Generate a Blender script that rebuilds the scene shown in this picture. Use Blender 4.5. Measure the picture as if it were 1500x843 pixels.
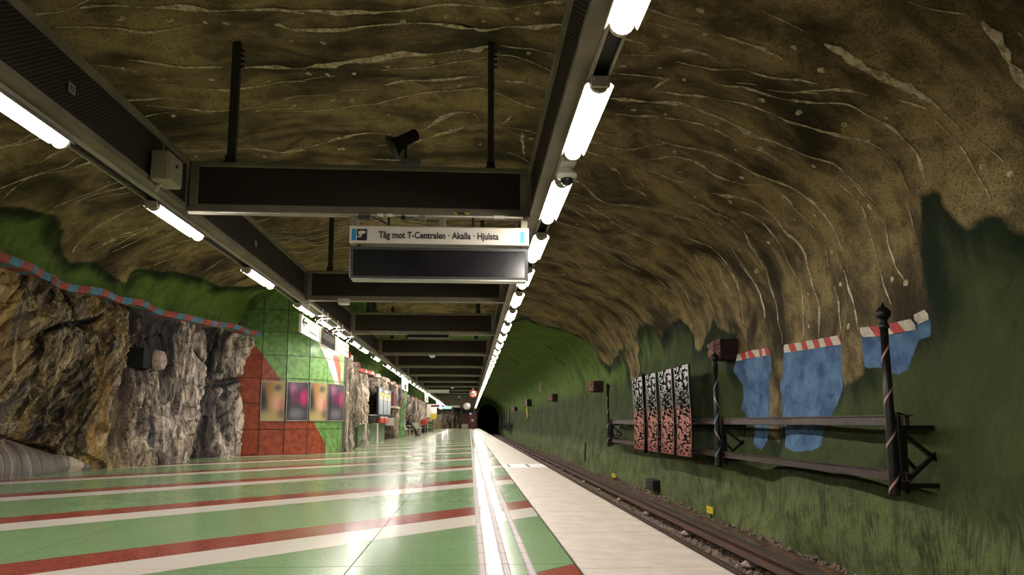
import bpy, bmesh, math, random
import numpy as np
from mathutils import Vector, Matrix, Euler
random.seed(7); rng=np.random.default_rng(7)
D=bpy.data; SC=bpy.context.scene; COL=SC.collection
for o in list(D.objects): D.objects.remove(o)
# ---------------------------------------------------------------- camera, world, exposure
CAM_H=.85
cd=D.cameras.new('camera'); cam=D.objects.new('camera',cd); COL.objects.link(cam); SC.camera=cam
cd.sensor_fit='HORIZONTAL'; cd.sensor_width=36; cd.lens=24.0; cd.shift_y=78.5/1500; cd.clip_start=.02; cd.clip_end=400
_th=math.atan(.12); cam.location=(0,0,CAM_H); cam.rotation_euler=(math.pi/2+_th,0,-math.atan(.062*math.cos(_th)))
wd=D.worlds.new('underground'); SC.world=wd; wd.use_nodes=True
wd.node_tree.nodes['Background'].inputs[0].default_value=(0,0,0,1); wd.node_tree.nodes['Background'].inputs[1].default_value=0
vs=SC.view_settings; vs.view_transform='Standard'; vs.look='None'; vs.exposure=0.0; vs.gamma=1.0; vs.use_curve_mapping=False
LAMP=104.0          # radiance of every fluorescent diffuser
SC.cycles.max_bounces=8; SC.cycles.diffuse_bounces=5; SC.cycles.glossy_bounces=3; SC.cycles.transparent_max_bounces=6
SC.cycles.sample_clamp_indirect=6.0; SC.cycles.use_denoising=True; SC.cycles.caustics_reflective=False; SC.cycles.caustics_refractive=False

# ---------------------------------------------------------------- shape of the rock vault
def _h(i,j,k):
    n=(i*73856093)^(j*19349663)^(k*83492791)
    n=(n^(n>>13))*1274126177 & 0x7fffffff
    n=(n^(n>>16)) & 0x7fffffff
    return (n%100003)/50001.5-1.0
def vnoise(p):
    p=np.asarray(p,float); f=np.floor(p); i=f.astype(np.int64); t=p-f; t=t*t*t*(t*(t*6-15)+10)
    i0,j0,k0=i[:,0],i[:,1],i[:,2]; a,b,c=t[:,0],t[:,1],t[:,2]
    r=0
    for di in (0,1):
        wa=a if di else 1-a
        for dj in (0,1):
            wb=b if dj else 1-b
            for dk in (0,1):
                wc=c if dk else 1-c
                r=r+wa*wb*wc*_h(i0+di,j0+dj,k0+dk)
    return r
def fbm(p,o=4,g=.5):
    p=np.asarray(p,float); r=0;a=1.
    for k in range(o):
        r=r+a*vnoise(p*(2.03**k)+k*17.3); a*=g
    return r
# right half cross-section, arc length S from the wall foot (z=-1.05) to the crown (x=0,z=5)
_x=[4.85,4.85];_z=[-1.05,1.9]
for k in range(1,121):
    a=np.pi/2*k/120; _x.append(4.85*np.cos(a)**(2/2.4)); _z.append(1.9+3.1*np.sin(a)**(2/2.4))
_x=np.array(_x);_z=np.array(_z);_s=np.concatenate([[0],np.cumsum(np.hypot(np.diff(_x),np.diff(_z)))])
S0=float(_s[-1])
WLY=[-8,10.7,12.9,15.4,18.2,18.85,19.6,20.95,21.3,23.7,27,32,40,43,45,50,60,75,114]
WLX=[7.0,6.95,6.85,6.5,5.85,4.98,4.5,3.86,3.86,4.15,4.45,4.4,4.35,4.4,4.9,5.1,5.0,5.2,5.5]
def wl(Y): return np.interp(Y,WLY,WLX)
def ze(Y): return np.interp(Y,[-8,17.6,18.5,21.0,21.5,114],[3.15,3.15,4.25,4.25,3.1,3.1])
def surf(Y,S):
    """point and inward normal of the rock vault at (Y, S); S past S0 runs down the left half, S0+6 = its lower edge"""
    Y=np.asarray(Y,float);S=np.asarray(S,float)
    q=np.clip((S-S0)/6,0,1); w=wl(Y); e=ze(Y)
    a=np.pi/2*(1-q)   # 90deg at crown
    ca=np.cos(a)**(2/2.3); sa=np.sin(a)**(2/2.3)
    xl=-w*ca; zl=e+(5-e)*sa
    xr=np.interp(S,_s,_x); zr=np.interp(S,_s,_z)
    R=S<=S0
    x=np.where(R,xr,xl); z=np.where(R,zr,zl)
    # inward direction: toward the axis
    nx=np.where(R,np.where(z<1.9,-1.,-x/4.85),-x/w); nz=np.where(R,np.where(z<1.9,0.,-(z-1.9)/3.1),-(z-3.)/2.)
    n=np.hypot(nx,nz)+1e-9; nx/=n; nz/=n
    p=np.stack([x,Y,z],1)
    d=.13*fbm(p*np.array([.55,.42,.55])+3.1,3)+.045*fbm(p*1.7+9,2)
    d=d+.03*vnoise(p*np.array([1.,2.6,.45])+20)*R
    fade=np.clip((6-(S-S0))/.4,0.1,1)
    return p+np.stack([nx*d*fade,0*d,nz*d*fade],1)

# brush strokes, paint zones and stripe bands of the vault in metres: (along the platform, along the cross-section)
TR={"strokes":((0.07,((6.4,11.44),(6.52,11.24),(6.6,11.08),(6.6,10.96),(6.6,10.84),(6.48,10.72),(6.4,10.6),(6.44,10.52),(6.6,10.32),(6.68,10.24))),(0.03,((6.6,11.68),(6.64,11.52),(6.76,11.44),(6.92,11.28),(6.96,11.16),(6.88,11.0),(6.84,10.88))),(0.03,((6.8,10.4),(6.96,10.32),(6.96,10.28))),(0.04,((7.36,11.44),(7.4,11.36),(7.44,11.28),(7.48,11.08),(7.64,10.88))),(0.04,((7.72,10.8),(7.72,10.68),(7.84,10.56),(7.8,10.36))),(0.03,((7.68,11.4),(7.96,11.32),(8.0,11.12),(8.12,10.96),(8.16,10.76),(8.04,10.4))),(0.03,((8.28,11.6),(8.44,11.4),(8.52,11.12),(8.56,10.92),(8.44,10.68),(8.32,10.44))),(0.03,((8.6,10.88),(8.56,10.68),(8.64,10.48))),(0.04,((9.64,11.68),(9.84,11.36),(9.68,11.16),(10.2,10.68))),(0.02,((7.44,11.72),(7.52,11.6),(7.6,11.44))),(0.03,((9.04,13.04),(8.92,12.76),(8.96,12.72))),(0.07,((6.6,10.32),(6.68,10.16),(6.68,9.88),(6.64,9.72),(6.56,9.64),(6.4,9.52),(6.48,9.44),(6.48,9.2),(6.28,8.92),(6.16,8.56))),(0.04,((6.88,10.36),(6.96,10.28),(6.96,10.04),(6.88,9.76),(6.76,9.56),(7.0,9.48),(7.08,9.32),(6.8,9.08),(6.6,8.76),(6.56,8.52))),(0.05,((7.8,10.48),(7.84,10.4),(7.52,10.12),(7.4,9.88),(7.4,9.68),(7.44,9.56),(7.36,9.44),(7.28,9.28))),(0.03,((7.2,9.16),(7.12,8.92),(7.12,8.72),(7.08,8.52))),(0.03,((7.44,9.2),(7.32,8.92),(7.4,8.72),(7.6,8.52))),(0.03,((7.72,9.92),(7.68,9.68),(7.6,9.52),(7.52,9.32))),(0.02,((8.16,10.56),(8.0,10.4),(7.84,10.2))),(0.04,((8.16,9.92),(7.92,9.72),(7.88,9.6),(8.0,9.44),(8.0,9.16),(8.04,8.84),(8.04,8.52))),(0.03,((8.64,10.64),(8.68,10.48),(8.8,10.36),(8.76,10.2),(8.68,10.0),(8.48,9.84),(8.2,9.64),(8.2,9.48),(8.28,9.2),(8.48,8.92),(8.56,8.52))),(0.02,((8.44,10.6),(8.28,10.4),(8.28,10.28))),(0.04,((8.24,10.2),(8.32,10.04))),(0.04,((10.0,10.48),(9.68,10.32),(9.48,10.12),(9.52,9.96))),(0.03,((9.4,9.76),(8.92,9.6),(8.72,9.52),(9.04,9.36))),(0.03,((9.8,9.84),(9.48,9.64),(9.12,9.48),(9.12,9.36))),(0.03,((9.16,9.16),(9.28,8.8),(9.44,8.52))),(0.03,((9.36,8.76),(9.76,8.72),(10.24,8.64))),(0.03,((10.16,8.92),(10.24,8.72),(10.4,8.52))),(0.03,((10.4,10.16),(10.36,9.92))),(0.03,((9.16,9.08),(8.84,8.92))),(0.03,((9.96,10.84),(10.2,10.64),(10.0,10.48))),(0.03,((9.92,10.08),(9.84,9.96))),(0.03,((6.08,7.88),(6.08,7.6),(6.08,7.4),(6.08,7.2))),(0.03,((6.28,7.88),(6.24,7.52),(6.24,7.36))),(0.04,((6.12,7.0),(6.2,6.76),(6.2,6.52),(6.24,6.28))),(0.03,((5.76,6.76),(5.8,6.56),(5.84,6.32))),(0.03,((6.64,7.96),(6.64,7.64))),(0.04,((6.6,7.44),(6.6,7.08),(6.56,6.88),(6.56,6.72))),(0.04,((6.88,8.0),(6.88,7.8),(6.8,7.48))),(0.03,((6.84,7.24),(6.84,7.0),(6.72,6.76),(6.6,6.6),(6.6,6.36),(6.56,6.12),(6.32,5.84))),(0.03,((7.28,8.0),(7.32,7.64),(7.4,7.24))),(0.02,((6.76,6.2),(6.68,5.96),(6.44,5.76))),(0.03,((7.0,6.72),(6.88,6.44),(6.84,6.16),(6.76,5.88),(6.56,5.68))),(0.03,((7.68,7.28),(7.68,7.08),(7.64,6.96),(7.48,6.8),(7.28,6.64),(7.2,6.4),(7.12,6.12),(7.08,5.84),(6.92,5.44))),(0.06,((8.04,7.92),(7.96,7.56),(7.96,7.32),(7.88,7.04),(7.68,6.72),(7.6,6.36),(7.64,6.12),(7.6,5.84),(7.64,5.64))),(0.03,((8.52,7.6),(8.44,7.2),(8.08,6.84),(7.88,6.52),(7.88,6.16),(7.84,5.76),(7.84,5.44))),(0.03,((7.68,7.32),(7.36,7.2))),(0.03,((9.04,7.88),(9.12,7.6),(8.92,7.32))),(0.03,((8.72,7.28),(8.8,7.12),(8.8,6.88),(8.68,6.52),(8.48,6.2),(8.4,5.84))),(0.03,((9.48,7.8),(9.52,7.44),(9.24,7.12),(8.8,6.8))),(0.03,((9.32,6.84),(9.04,6.68),(8.88,6.36),(8.84,6.24))),(0.02,((6.84,6.52),(6.76,6.32))),(0.05,((5.04,5.8),(5.0,5.64),(4.84,5.4))),(0.11,((4.8,5.28),(4.8,5.12),(4.84,4.96),(4.92,4.8),(4.96,4.64))),(0.06,((5.84,6.08),(5.84,5.8),(5.84,5.56),(5.8,5.28),(5.68,5.08),(5.72,4.92),(5.68,4.64))),(0.09,((5.64,4.56),(5.6,4.36),(5.56,4.2))),(0.03,((6.68,5.96),(6.24,5.68),(6.08,5.4))),(0.03,((5.92,5.2),(5.8,4.96))),(0.08,((4.68,5.04),(4.68,5.0))),(0.04,((6.76,5.88),(6.48,5.6),(6.32,5.4),(6.32,5.2),(6.2,4.96),(6.24,4.72),(6.32,4.52),(6.32,4.32))),(0.03,((7.04,5.72),(6.92,5.44),(6.76,5.16),(6.56,4.96),(6.56,4.6),(6.56,4.36))),(0.02,((5.84,4.84),(5.8,4.52),(5.8,4.28),(5.76,4.04),(5.76,3.88))),(0.03,((7.36,5.36),(7.2,5.12),(7.16,4.76),(7.12,4.44))),(0.03,((9.44,7.84),(9.44,7.32),(9.16,7.08),(8.84,6.84))),(0.03,((9.68,7.88),(9.88,7.56),(9.64,7.32))),(0.03,((9.96,7.4),(10.0,7.2),(10.48,6.96),(10.64,6.52))),(0.03,((9.72,7.08),(10.12,6.88),(10.44,6.64))),(0.03,((10.76,7.88),(10.76,7.56),(11.12,7.28),(11.2,7.0),(11.08,6.52),(11.12,6.12),(10.88,5.76),(10.52,5.36))),(0.03,((9.28,6.84),(9.0,6.64),(8.84,6.32),(8.96,6.0),(8.96,5.76),(8.72,5.44),(8.48,5.4))),(0.03,((8.56,6.28),(8.4,5.88),(8.4,5.4))),(0.03,((9.68,6.88),(9.76,6.44),(9.52,6.2))),(0.03,((10.12,5.96),(9.88,5.64),(9.68,5.36),(9.68,5.16))),(0.03,((11.56,7.4),(12.0,7.04),(12.4,6.72),(12.56,6.32),(12.68,6.08),(12.6,5.76))),(0.03,((11.88,7.8),(12.4,7.4),(12.92,6.88))),(0.03,((14.06,6.84),(13.6,6.4),(13.68,6.08),(13.96,5.68))),(0.02,((13.04,6.32),(13.16,5.92))),(0.03,((9.76,5.0),(10.0,4.68),(10.28,4.36))),(0.03,((11.6,5.6),(11.36,5.2),(11.36,4.8),(11.36,4.48),(11.56,4.0))),(0.02,((12.64,5.4),(12.4,5.16),(12.64,4.76),(12.84,4.36),(12.8,3.96))),(0.02,((11.8,5.16),(12.12,4.92),(12.24,4.64),(12.28,4.24))),(0.03,((10.92,4.6),(10.8,4.28),(10.76,3.92),(10.88,3.6))),(0.02,((13.44,5.36),(13.48,5.08),(13.72,4.72),(13.92,4.36))),(0.02,((14.78,7.96),(14.96,7.52),(14.66,7.16))),(0.02,((16.04,7.76),(16.4,7.32),(15.56,6.64))),(0.02,((14.06,5.56),(14.42,5.08),(14.3,4.72))),(0.03,((10.44,6.04),(10.48,5.76),(10.56,5.48))),(0.03,((9.56,5.84),(9.24,5.52))),(0.02,((11.6,4.72),(11.76,4.36),(11.84,4.16))),(0.02,((15.26,6.36),(15.38,5.84),(15.02,5.36))),(0.02,((18.5,7.76),(17.42,6.96))),(0.02,((14.18,6.12),(14.06,5.84))),(0.04,((8.48,6.12),(8.44,5.88),(8.36,5.48),(8.2,5.2),(8.0,4.84),(8.0,4.56),(8.08,4.28),(8.12,4.08))),(0.03,((8.92,5.92),(8.96,5.72),(8.72,5.48),(8.48,5.32),(8.4,5.04),(8.44,4.8),(8.4,4.48))),(0.04,((9.44,5.68),(9.24,5.52),(9.04,5.2),(9.04,4.96),(9.12,4.72),(8.96,4.4),(9.04,4.0),(9.04,3.68),(9.12,3.08))),(0.03,((9.4,5.28),(9.32,5.08),(9.4,4.72),(9.32,4.44),(9.48,4.16),(9.36,3.88),(9.64,3.44),(9.6,3.16))),(0.03,((9.72,5.48),(9.68,5.16))),(0.04,((9.76,5.0),(10.0,4.6),(10.16,4.32),(10.44,3.96),(10.36,3.44),(10.32,3.12))),(0.03,((10.68,4.96),(10.84,4.64),(10.8,4.32),(10.76,3.88),(10.84,3.64))),(0.02,((11.44,4.88),(11.4,4.48),(11.56,4.0),(11.68,3.64))),(0.02,((7.4,4.96),(7.32,4.72),(7.36,4.44),(7.52,4.16),(7.6,3.96),(7.48,3.64),(7.36,3.24))),(0.03,((7.4,5.4),(7.2,5.12),(7.16,4.8),(7.2,4.44),(7.12,4.28),(7.28,3.96),(7.2,3.6),(7.12,3.44))),(0.03,((8.24,3.84),(8.12,3.48),(8.04,3.04))),(0.03,((8.52,3.68),(8.52,3.32),(8.4,3.04))),(0.02,((8.44,4.24),(8.56,3.96))),(0.03,((7.72,6.04),(7.52,5.64),(7.36,5.36))),(0.03,((7.84,5.72),(7.8,5.28))),(0.02,((6.68,4.24),(6.8,4.0))),(0.03,((11.72,4.6),(11.72,4.2)))),"GT":((26.66,7.72),(26.0,7.32),(26.12,6.68),(25.58,6.04),(24.32,5.44),(23.72,4.92),(23.78,4.44),(23.12,3.84),(21.92,4.0),(20.54,4.16),(20.12,4.2),(20.3,3.64),(20.6,3.24),(19.94,3.04),(19.22,3.08),(19.16,3.28),(19.22,3.8),(18.56,4.32),(17.96,4.52),(17.12,4.48),(16.58,4.28),(16.4,4.0),(16.22,4.12),(15.32,4.24),(14.72,4.2),(14.48,4.0),(14.24,3.76),(14.18,3.52),(13.8,3.4),(13.4,3.72),(12.96,3.92),(12.92,3.76),(12.48,3.64),(12.16,3.52),(12.16,3.12),(12.12,3.0),(10.88,2.84),(10.88,2.44),(11.0,1.96),(10.96,1.72),(10.6,1.56),(10.44,1.72),(10.4,2.0),(10.44,2.4),(10.12,2.68),(8.64,2.56),(8.64,2.36),(8.4,2.44),(8.08,2.52),(7.96,2.8),(6.92,3.0),(6.8,3.04),(6.84,3.24),(6.88,3.6),(6.6,4.08),(6.44,4.24),(6.32,4.24),(6.2,4.2),(6.16,4.0),(6.04,3.76),(5.84,3.8),(5.72,3.8),(5.6,3.6),(5.4,3.44),(5.0,3.44)),"GL":((9.2,14.52),(9.6,14.2),(9.92,13.96),(10.48,13.84),(10.84,13.92),(11.16,14.08),(11.48,14.52),(11.88,14.76),(12.52,14.48),(13.32,14.72),(13.68,14.8),(13.56,14.32),(13.72,14.16),(14.24,14.04),(14.42,13.88),(15.26,13.76),(16.1,13.84),(16.7,13.6),(17.06,13.24),(18.56,15.44)),"B1":((12.12,3.08),(10.6,3.04),(10.56,2.76),(10.88,2.44),(11.0,1.96),(10.96,1.76),(11.08,1.6),(11.36,1.44),(11.56,1.52),(11.48,1.76),(11.52,1.96),(11.96,2.0),(12.16,2.16),(12.0,2.4),(12.0,2.6),(12.2,2.84)),"B2":((10.24,3.04),(8.4,2.96),(8.64,2.36),(8.8,2.16),(8.92,2.0),(9.0,1.8),(9.08,1.6),(9.32,1.52),(9.8,1.48),(10.2,1.56),(10.4,2.0),(10.44,2.4),(10.24,2.68)),"B3":((8.0,3.0),(7.0,2.96),(6.8,3.04),(6.8,2.88),(6.84,2.8),(7.0,2.8),(7.12,2.68),(7.24,2.48),(7.44,2.44),(7.68,2.52),(7.76,2.56),(8.04,2.56)),"T":(((12.16,3.08),(11.4,3.08),(10.6,3.04)),((10.24,3.04),(9.28,3.0),(8.4,2.96)),((8.0,3.0),(7.48,2.96),(7.0,2.96)),((7.0,3.0),(6.8,3.04)),((20.12,3.12),(19.22,3.08))),"dots":((6.72,11.28),(6.76,11.0),(6.8,10.8),(6.72,10.68),(6.8,10.4),(7.76,11.32),(7.84,11.0),(8.08,10.64),(7.56,11.52),(8.56,11.48),(8.6,10.84),(8.56,10.56),(9.96,11.64),(10.12,11.04),(7.88,10.36),(7.84,10.24),(7.76,10.08),(6.84,9.76),(6.68,9.56),(6.84,9.36),(6.6,9.0),(7.64,9.88),(7.56,9.64),(8.12,9.52),(7.2,8.84),(8.48,10.28),(8.6,10.16),(8.56,10.56),(10.12,10.36),(9.6,8.6),(6.4,7.48),(5.88,7.28),(6.2,7.12),(7.04,7.36),(7.12,7.76),(7.28,7.04),(7.76,6.4),(8.12,7.0),(7.8,5.76),(6.96,6.16),(6.88,5.76),(8.88,6.6),(6.04,6.28),(8.32,7.4),(6.12,5.92),(6.84,5.76),(6.68,5.32),(5.72,4.24),(5.56,4.08),(8.84,6.6),(10.12,5.32),(8.68,5.64),(9.84,5.92),(12.4,6.76),(12.64,6.16),(12.76,6.4),(12.6,6.88),(13.52,7.32),(10.56,4.8),(10.6,4.36),(8.2,4.64),(7.44,5.16),(8.68,5.64),(8.36,4.12),(8.36,3.68),(9.24,3.72),(9.4,3.28),(8.24,3.12),(7.28,3.52),(7.12,3.44),(7.24,4.4),(10.52,4.36),(10.56,4.8))}
TR={k:(v if k in('strokes','T') else list(map(tuple,v))) for k,v in TR.items()}

# ---------------------------------------------------------------- helpers
class MB:
    """collects boxes, tubes, prisms and grids, builds them as one mesh object"""
    def __init__(s): s.v=[];s.f=[];s.m=[];s.sm=[]
    def add(s,vs,fs,mi=0,smooth=False,M=None):
        b=len(s.v)
        for p in vs:
            p=Vector(p); s.v.append(tuple(M@p) if M else tuple(p))
        for q in fs: s.f.append([b+i for i in q]); s.m.append(mi); s.sm.append(smooth)
        return s
    def box(s,x0,x1,y0,y1,z0,z1,mi=0,M=None):
        return s.add([(x0,y0,z0),(x1,y0,z0),(x1,y1,z0),(x0,y1,z0),(x0,y0,z1),(x1,y0,z1),(x1,y1,z1),(x0,y1,z1)],
            [(0,3,2,1),(4,5,6,7),(0,1,5,4),(1,2,6,5),(2,3,7,6),(3,0,4,7)],mi,False,M)
    def bbox(s,x0,x1,y0,y1,z0,z1,b=.01,mi=0,M=None):
        """box with chamfered vertical and horizontal edges"""
        bm=bmesh.new(); bmesh.ops.create_cube(bm,size=1)
        for v in bm.verts: v.co=((x0+x1)/2+v.co.x*(x1-x0),(y0+y1)/2+v.co.y*(y1-y0),(z0+z1)/2+v.co.z*(z1-z0))
        bmesh.ops.bevel(bm,geom=bm.edges[:],offset=b,segments=1,affect='EDGES',profile=.5)
        bm.verts.index_update()
        s.add([v.co.copy() for v in bm.verts],[[v.index for v in f.verts] for f in bm.faces],mi,False,M); bm.free(); return s
    def bar(s,p,q,w,h=None,mi=0):
        """rectangular bar from p to q, w wide, h high"""
        p=Vector(p);q=Vector(q);h=h or w; d=(q-p); L=d.length; d/=L
        up=Vector((0,0,1)) if abs(d.z)<.95 else Vector((0,1,0))
        r=d.cross(up).normalized(); u=r.cross(d)
        M=Matrix((r,d,u)).transposed().to_4x4(); M.translation=p
        return s.box(-w/2,w/2,0,L,-h/2,h/2,mi,M)
    def tube(s,pts,r,n=8,mi=0,cap=True):
        pts=[Vector(p) for p in pts]; k=len(pts); rs=r if isinstance(r,(list,tuple)) else [r]*k
        vs=[];fs=[]; ref=None
        for i,p in enumerate(pts):
            d=(pts[min(i+1,k-1)]-pts[max(i-1,0)]).normalized()
            if ref is None: ref=Vector((0,0,1)) if abs(d.z)<.9 else Vector((1,0,0))
            a=d.cross(ref).normalized(); b=a.cross(d).normalized(); ref=b
            for j in range(n):
                t=2*math.pi*j/n; vs.append(p+(a*math.cos(t)+b*math.sin(t))*rs[i])
        for i in range(k-1):
            for j in range(n):
                fs.append((i*n+j,i*n+(j+1)%n,(i+1)*n+(j+1)%n,(i+1)*n+j))
        if cap: fs.append(tuple(range(n-1,-1,-1))); fs.append(tuple((k-1)*n+j for j in range(n)))
        return s.add(vs,fs,mi,True)
    def lathe(s,prof,n=16,mi=0,M=None):
        vs=[];fs=[];k=len(prof)
        for r,z in prof:
            for j in range(n): t=2*math.pi*j/n; vs.append((r*math.cos(t),r*math.sin(t),z))
        for i in range(k-1):
            for j in range(n): fs.append((i*n+j,i*n+(j+1)%n,(i+1)*n+(j+1)%n,(i+1)*n+j))
        fs.append(tuple(range(n-1,-1,-1))); fs.append(tuple((k-1)*n+j for j in range(n)))
        return s.add(vs,fs,mi,True,M)
    def prism(s,poly,fn,t0,t1,mi=0):
        """poly: 2-D outline; fn(a,b,t)->point"""
        n=len(poly); vs=[fn(a,b,t0) for a,b in poly]+[fn(a,b,t1) for a,b in poly]
        ar=sum(poly[i][0]*poly[(i+1)%n][1]-poly[(i+1)%n][0]*poly[i][1] for i in range(n))
        top=tuple(range(n,2*n)); bot=tuple(range(n-1,-1,-1))
        return s.add(vs,[top,bot]+[(i,(i+1)%n,n+(i+1)%n,n+i) for i in range(n)],mi)
    def mesh(s,name,mats):
        me=D.meshes.new(name); me.from_pydata(s.v,[],s.f)
        for m in (mats if isinstance(mats,(list,tuple)) else [mats]): me.materials.append(m)
        me.polygons.foreach_set('material_index',s.m); me.polygons.foreach_set('use_smooth',s.sm); me.update(); return me
    def build(s,name,mats,parent=None,loc=None,kind=None,label=None):
        return link(name,s.mesh(name,mats),parent,loc,kind,label)
def link(name,me,parent=None,loc=None,kind=None,label=None):
    o=D.objects.new(name,me); COL.objects.link(o)
    if parent: o.parent=parent
    if loc: o.location=loc
    if kind: o['kind']=kind
    if label: o['label']=label
    return o
def tag(o,label,cat=None,group=None,kind=None):
    o['label']=label
    if cat: o['category']=cat
    if group: o['group']=group
    if kind: o['kind']=kind
    return o
def thing(name,label,cat,loc=(0,0,0),rz=0,group=None):
    o=D.objects.new(name,None); COL.objects.link(o); o.location=loc; o.rotation_euler=(0,0,rz); o.empty_display_size=.1
    return tag(o,label,cat,group)
def dup(root,loc,label,rz=None):
    r=root.copy(); COL.objects.link(r); r.location=loc; r['label']=label
    if rz is not None: r.rotation_euler=(0,0,rz)
    for ch in list(root.children):
        c=ch.copy(); COL.objects.link(c); c.parent=r
        for g in ch.children:
            d=g.copy(); COL.objects.link(d); d.parent=c
    return r
ONES='zeroth first second third fourth fifth sixth seventh eighth ninth tenth eleventh twelfth thirteenth fourteenth fifteenth sixteenth seventeenth eighteenth nineteenth'.split()
def nth(k):
    if k<20: return ONES[k]
    t='twentieth thirtieth fortieth fiftieth sixtieth'.split()[k//10-2]
    return t if k%10==0 else t[:-4]+'y-'+ONES[k%10] if t!='fortieth' else 'forty-'+ONES[k%10]
def clip(poly,x0,x1,y0,y1):
    """a polygon cut to a rectangle"""
    def cut(P,ins,X):
        R=[]
        for i in range(len(P)):
            a,b=P[i-1],P[i]
            if ins(b):
                if not ins(a): R.append(X(a,b))
                R.append(b)
            elif ins(a): R.append(X(a,b))
        return R
    def vx(c): return lambda a,b:(c,a[1]+(b[1]-a[1])*(c-a[0])/(b[0]-a[0]))
    def hy(c): return lambda a,b:(a[0]+(b[0]-a[0])*(c-a[1])/(b[1]-a[1]),c)
    for ins,X in ((lambda p:p[0]>=x0,vx(x0)),(lambda p:p[0]<=x1,vx(x1)),(lambda p:p[1]>=y0,hy(y0)),(lambda p:p[1]<=y1,hy(y1))):
        if not poly: return []
        poly=cut(poly,ins,X)
    out=[]
    for p in poly:
        if not out or math.hypot(p[0]-out[-1][0],p[1]-out[-1][1])>1e-4: out.append(p)
    if len(out)>1 and math.hypot(out[0][0]-out[-1][0],out[0][1]-out[-1][1])<1e-4: out.pop()
    if len(out)<3: return []
    ar=abs(sum(out[i][0]*out[(i+1)%len(out)][1]-out[(i+1)%len(out)][0]*out[i][1] for i in range(len(out))))/2
    return out if ar>2e-4 else []
def ccw(P):
    a=sum(P[i][0]*P[(i+1)%len(P)][1]-P[(i+1)%len(P)][0]*P[i][1] for i in range(len(P)))
    return P if a>0 else P[::-1]
def sdf(px,py,poly):
    """signed distance, positive inside"""
    d=np.full(px.shape,1e9); ins=np.zeros(px.shape,bool); n=len(poly)
    for i in range(n):
        ax,ay=poly[i-1]; bx,by=poly[i]; ex,ey=bx-ax,by-ay; L=ex*ex+ey*ey+1e-12
        t=np.clip(((px-ax)*ex+(py-ay)*ey)/L,0,1); d=np.minimum(d,(px-ax-t*ex)**2+(py-ay-t*ey)**2)
        if ay!=by:
            c=((ay>py)!=(by>py))&(px<ex*(py-ay)/(by-ay)+ax); ins^=c
    d=np.sqrt(d); return np.where(ins,d,-d)
# ---------------------------------------------------------------- materials
class NT:
    def __init__(s,name):
        s.mat=D.materials.new(name); s.mat.use_nodes=True; s.t=s.mat.node_tree; s.b=s.t.nodes['Principled BSDF']
    def n(s,ty,**kw):
        x=s.t.nodes.new(ty)
        for k,v in kw.items(): setattr(x,k,v)
        return x
    def put(s,sock,v):
        if hasattr(v,'is_output') or isinstance(v,bpy.types.NodeSocket): s.t.links.new(v,sock)
        elif isinstance(v,(tuple,list)) and len(v)==3 and sock.type=='RGBA': sock.default_value=(*v,1)
        else: sock.default_value=v
    def math(s,op,a,b=0.,c=None,clamp=False):
        x=s.n('ShaderNodeMath',operation=op,use_clamp=clamp); s.put(x.inputs[0],a); s.put(x.inputs[1],b)
        if c is not None: s.put(x.inputs[2],c)
        return x.outputs[0]
    def mix(s,f,a,b,mode='MIX'):
        x=s.n('ShaderNodeMix',data_type='RGBA',blend_type=mode); s.put(x.inputs[0],f); s.put(x.inputs[6],a); s.put(x.inputs[7],b); return x.outputs[2]
    def rng(s,v,a,b,c=0.,d=1.,smooth=True):
        x=s.n('ShaderNodeMapRange'); x.interpolation_type='SMOOTHSTEP' if smooth else 'LINEAR'
        s.put(x.inputs[0],v)
        for i,q in enumerate((a,b,c,d)): x.inputs[i+1].default_value=q
        return x.outputs[0]
    def coord(s,kind='Object'): return s.n('ShaderNodeTexCoord').outputs[kind]
    def scale(s,v,sc,loc=(0,0,0),rot=(0,0,0)):
        x=s.n('ShaderNodeMapping'); s.put(x.inputs[0],v); x.inputs[1].default_value=loc; x.inputs[2].default_value=rot; x.inputs[3].default_value=sc; return x.outputs[0]
    def noise(s,v,sc,det=4,rough=.55,dist=0.):
        x=s.n('ShaderNodeTexNoise'); s.put(x.inputs['Vector'],v); x.inputs['Scale'].default_value=sc; x.inputs['Detail'].default_value=det
        x.inputs['Roughness'].default_value=rough; x.inputs['Distortion'].default_value=dist; return x.outputs[0]
    def attr(s,name): return s.n('ShaderNodeAttribute',attribute_name=name).outputs['Fac']
    def xyz(s,v): x=s.n('ShaderNodeSeparateXYZ'); s.put(x.inputs[0],v); return x.outputs
    def bump(s,h,st=.3,dist=.02,prev=None):
        x=s.n('ShaderNodeBump'); x.inputs['Strength'].default_value=st; x.inputs['Distance'].default_value=dist; s.put(x.inputs['Height'],h)
        if prev: s.put(x.inputs['Normal'],prev)
        return x.outputs[0]
    def done(s,col=None,rough=None,metal=None,nrm=None,**kw):
        if col is not None: s.put(s.b.inputs['Base Color'],col)
        if rough is not None: s.put(s.b.inputs['Roughness'],rough)
        if metal is not None: s.put(s.b.inputs['Metallic'],metal)
        if nrm is not None: s.put(s.b.inputs['Normal'],nrm)
        for k,v in kw.items(): s.put(s.b.inputs[k.replace('_',' ')],v)
        return s.mat
def plain(name,col,rough=.5,metal=0.,var=.18,sc=6.,spec=.5):
    t=NT(name); n=t.noise(t.coord(),sc,4); f=t.rng(n,.3,.7)
    a=tuple(c*(1-var) for c in col); b=tuple(min(1,c*(1+var)) for c in col)
    return t.done(t.mix(f,a,b),rough,metal,Specular_IOR_Level=spec)
def emit(name,col,st):
    t=NT(name); return t.done(col,.4,Emission_Color=(*col,1),Emission_Strength=st)

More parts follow.
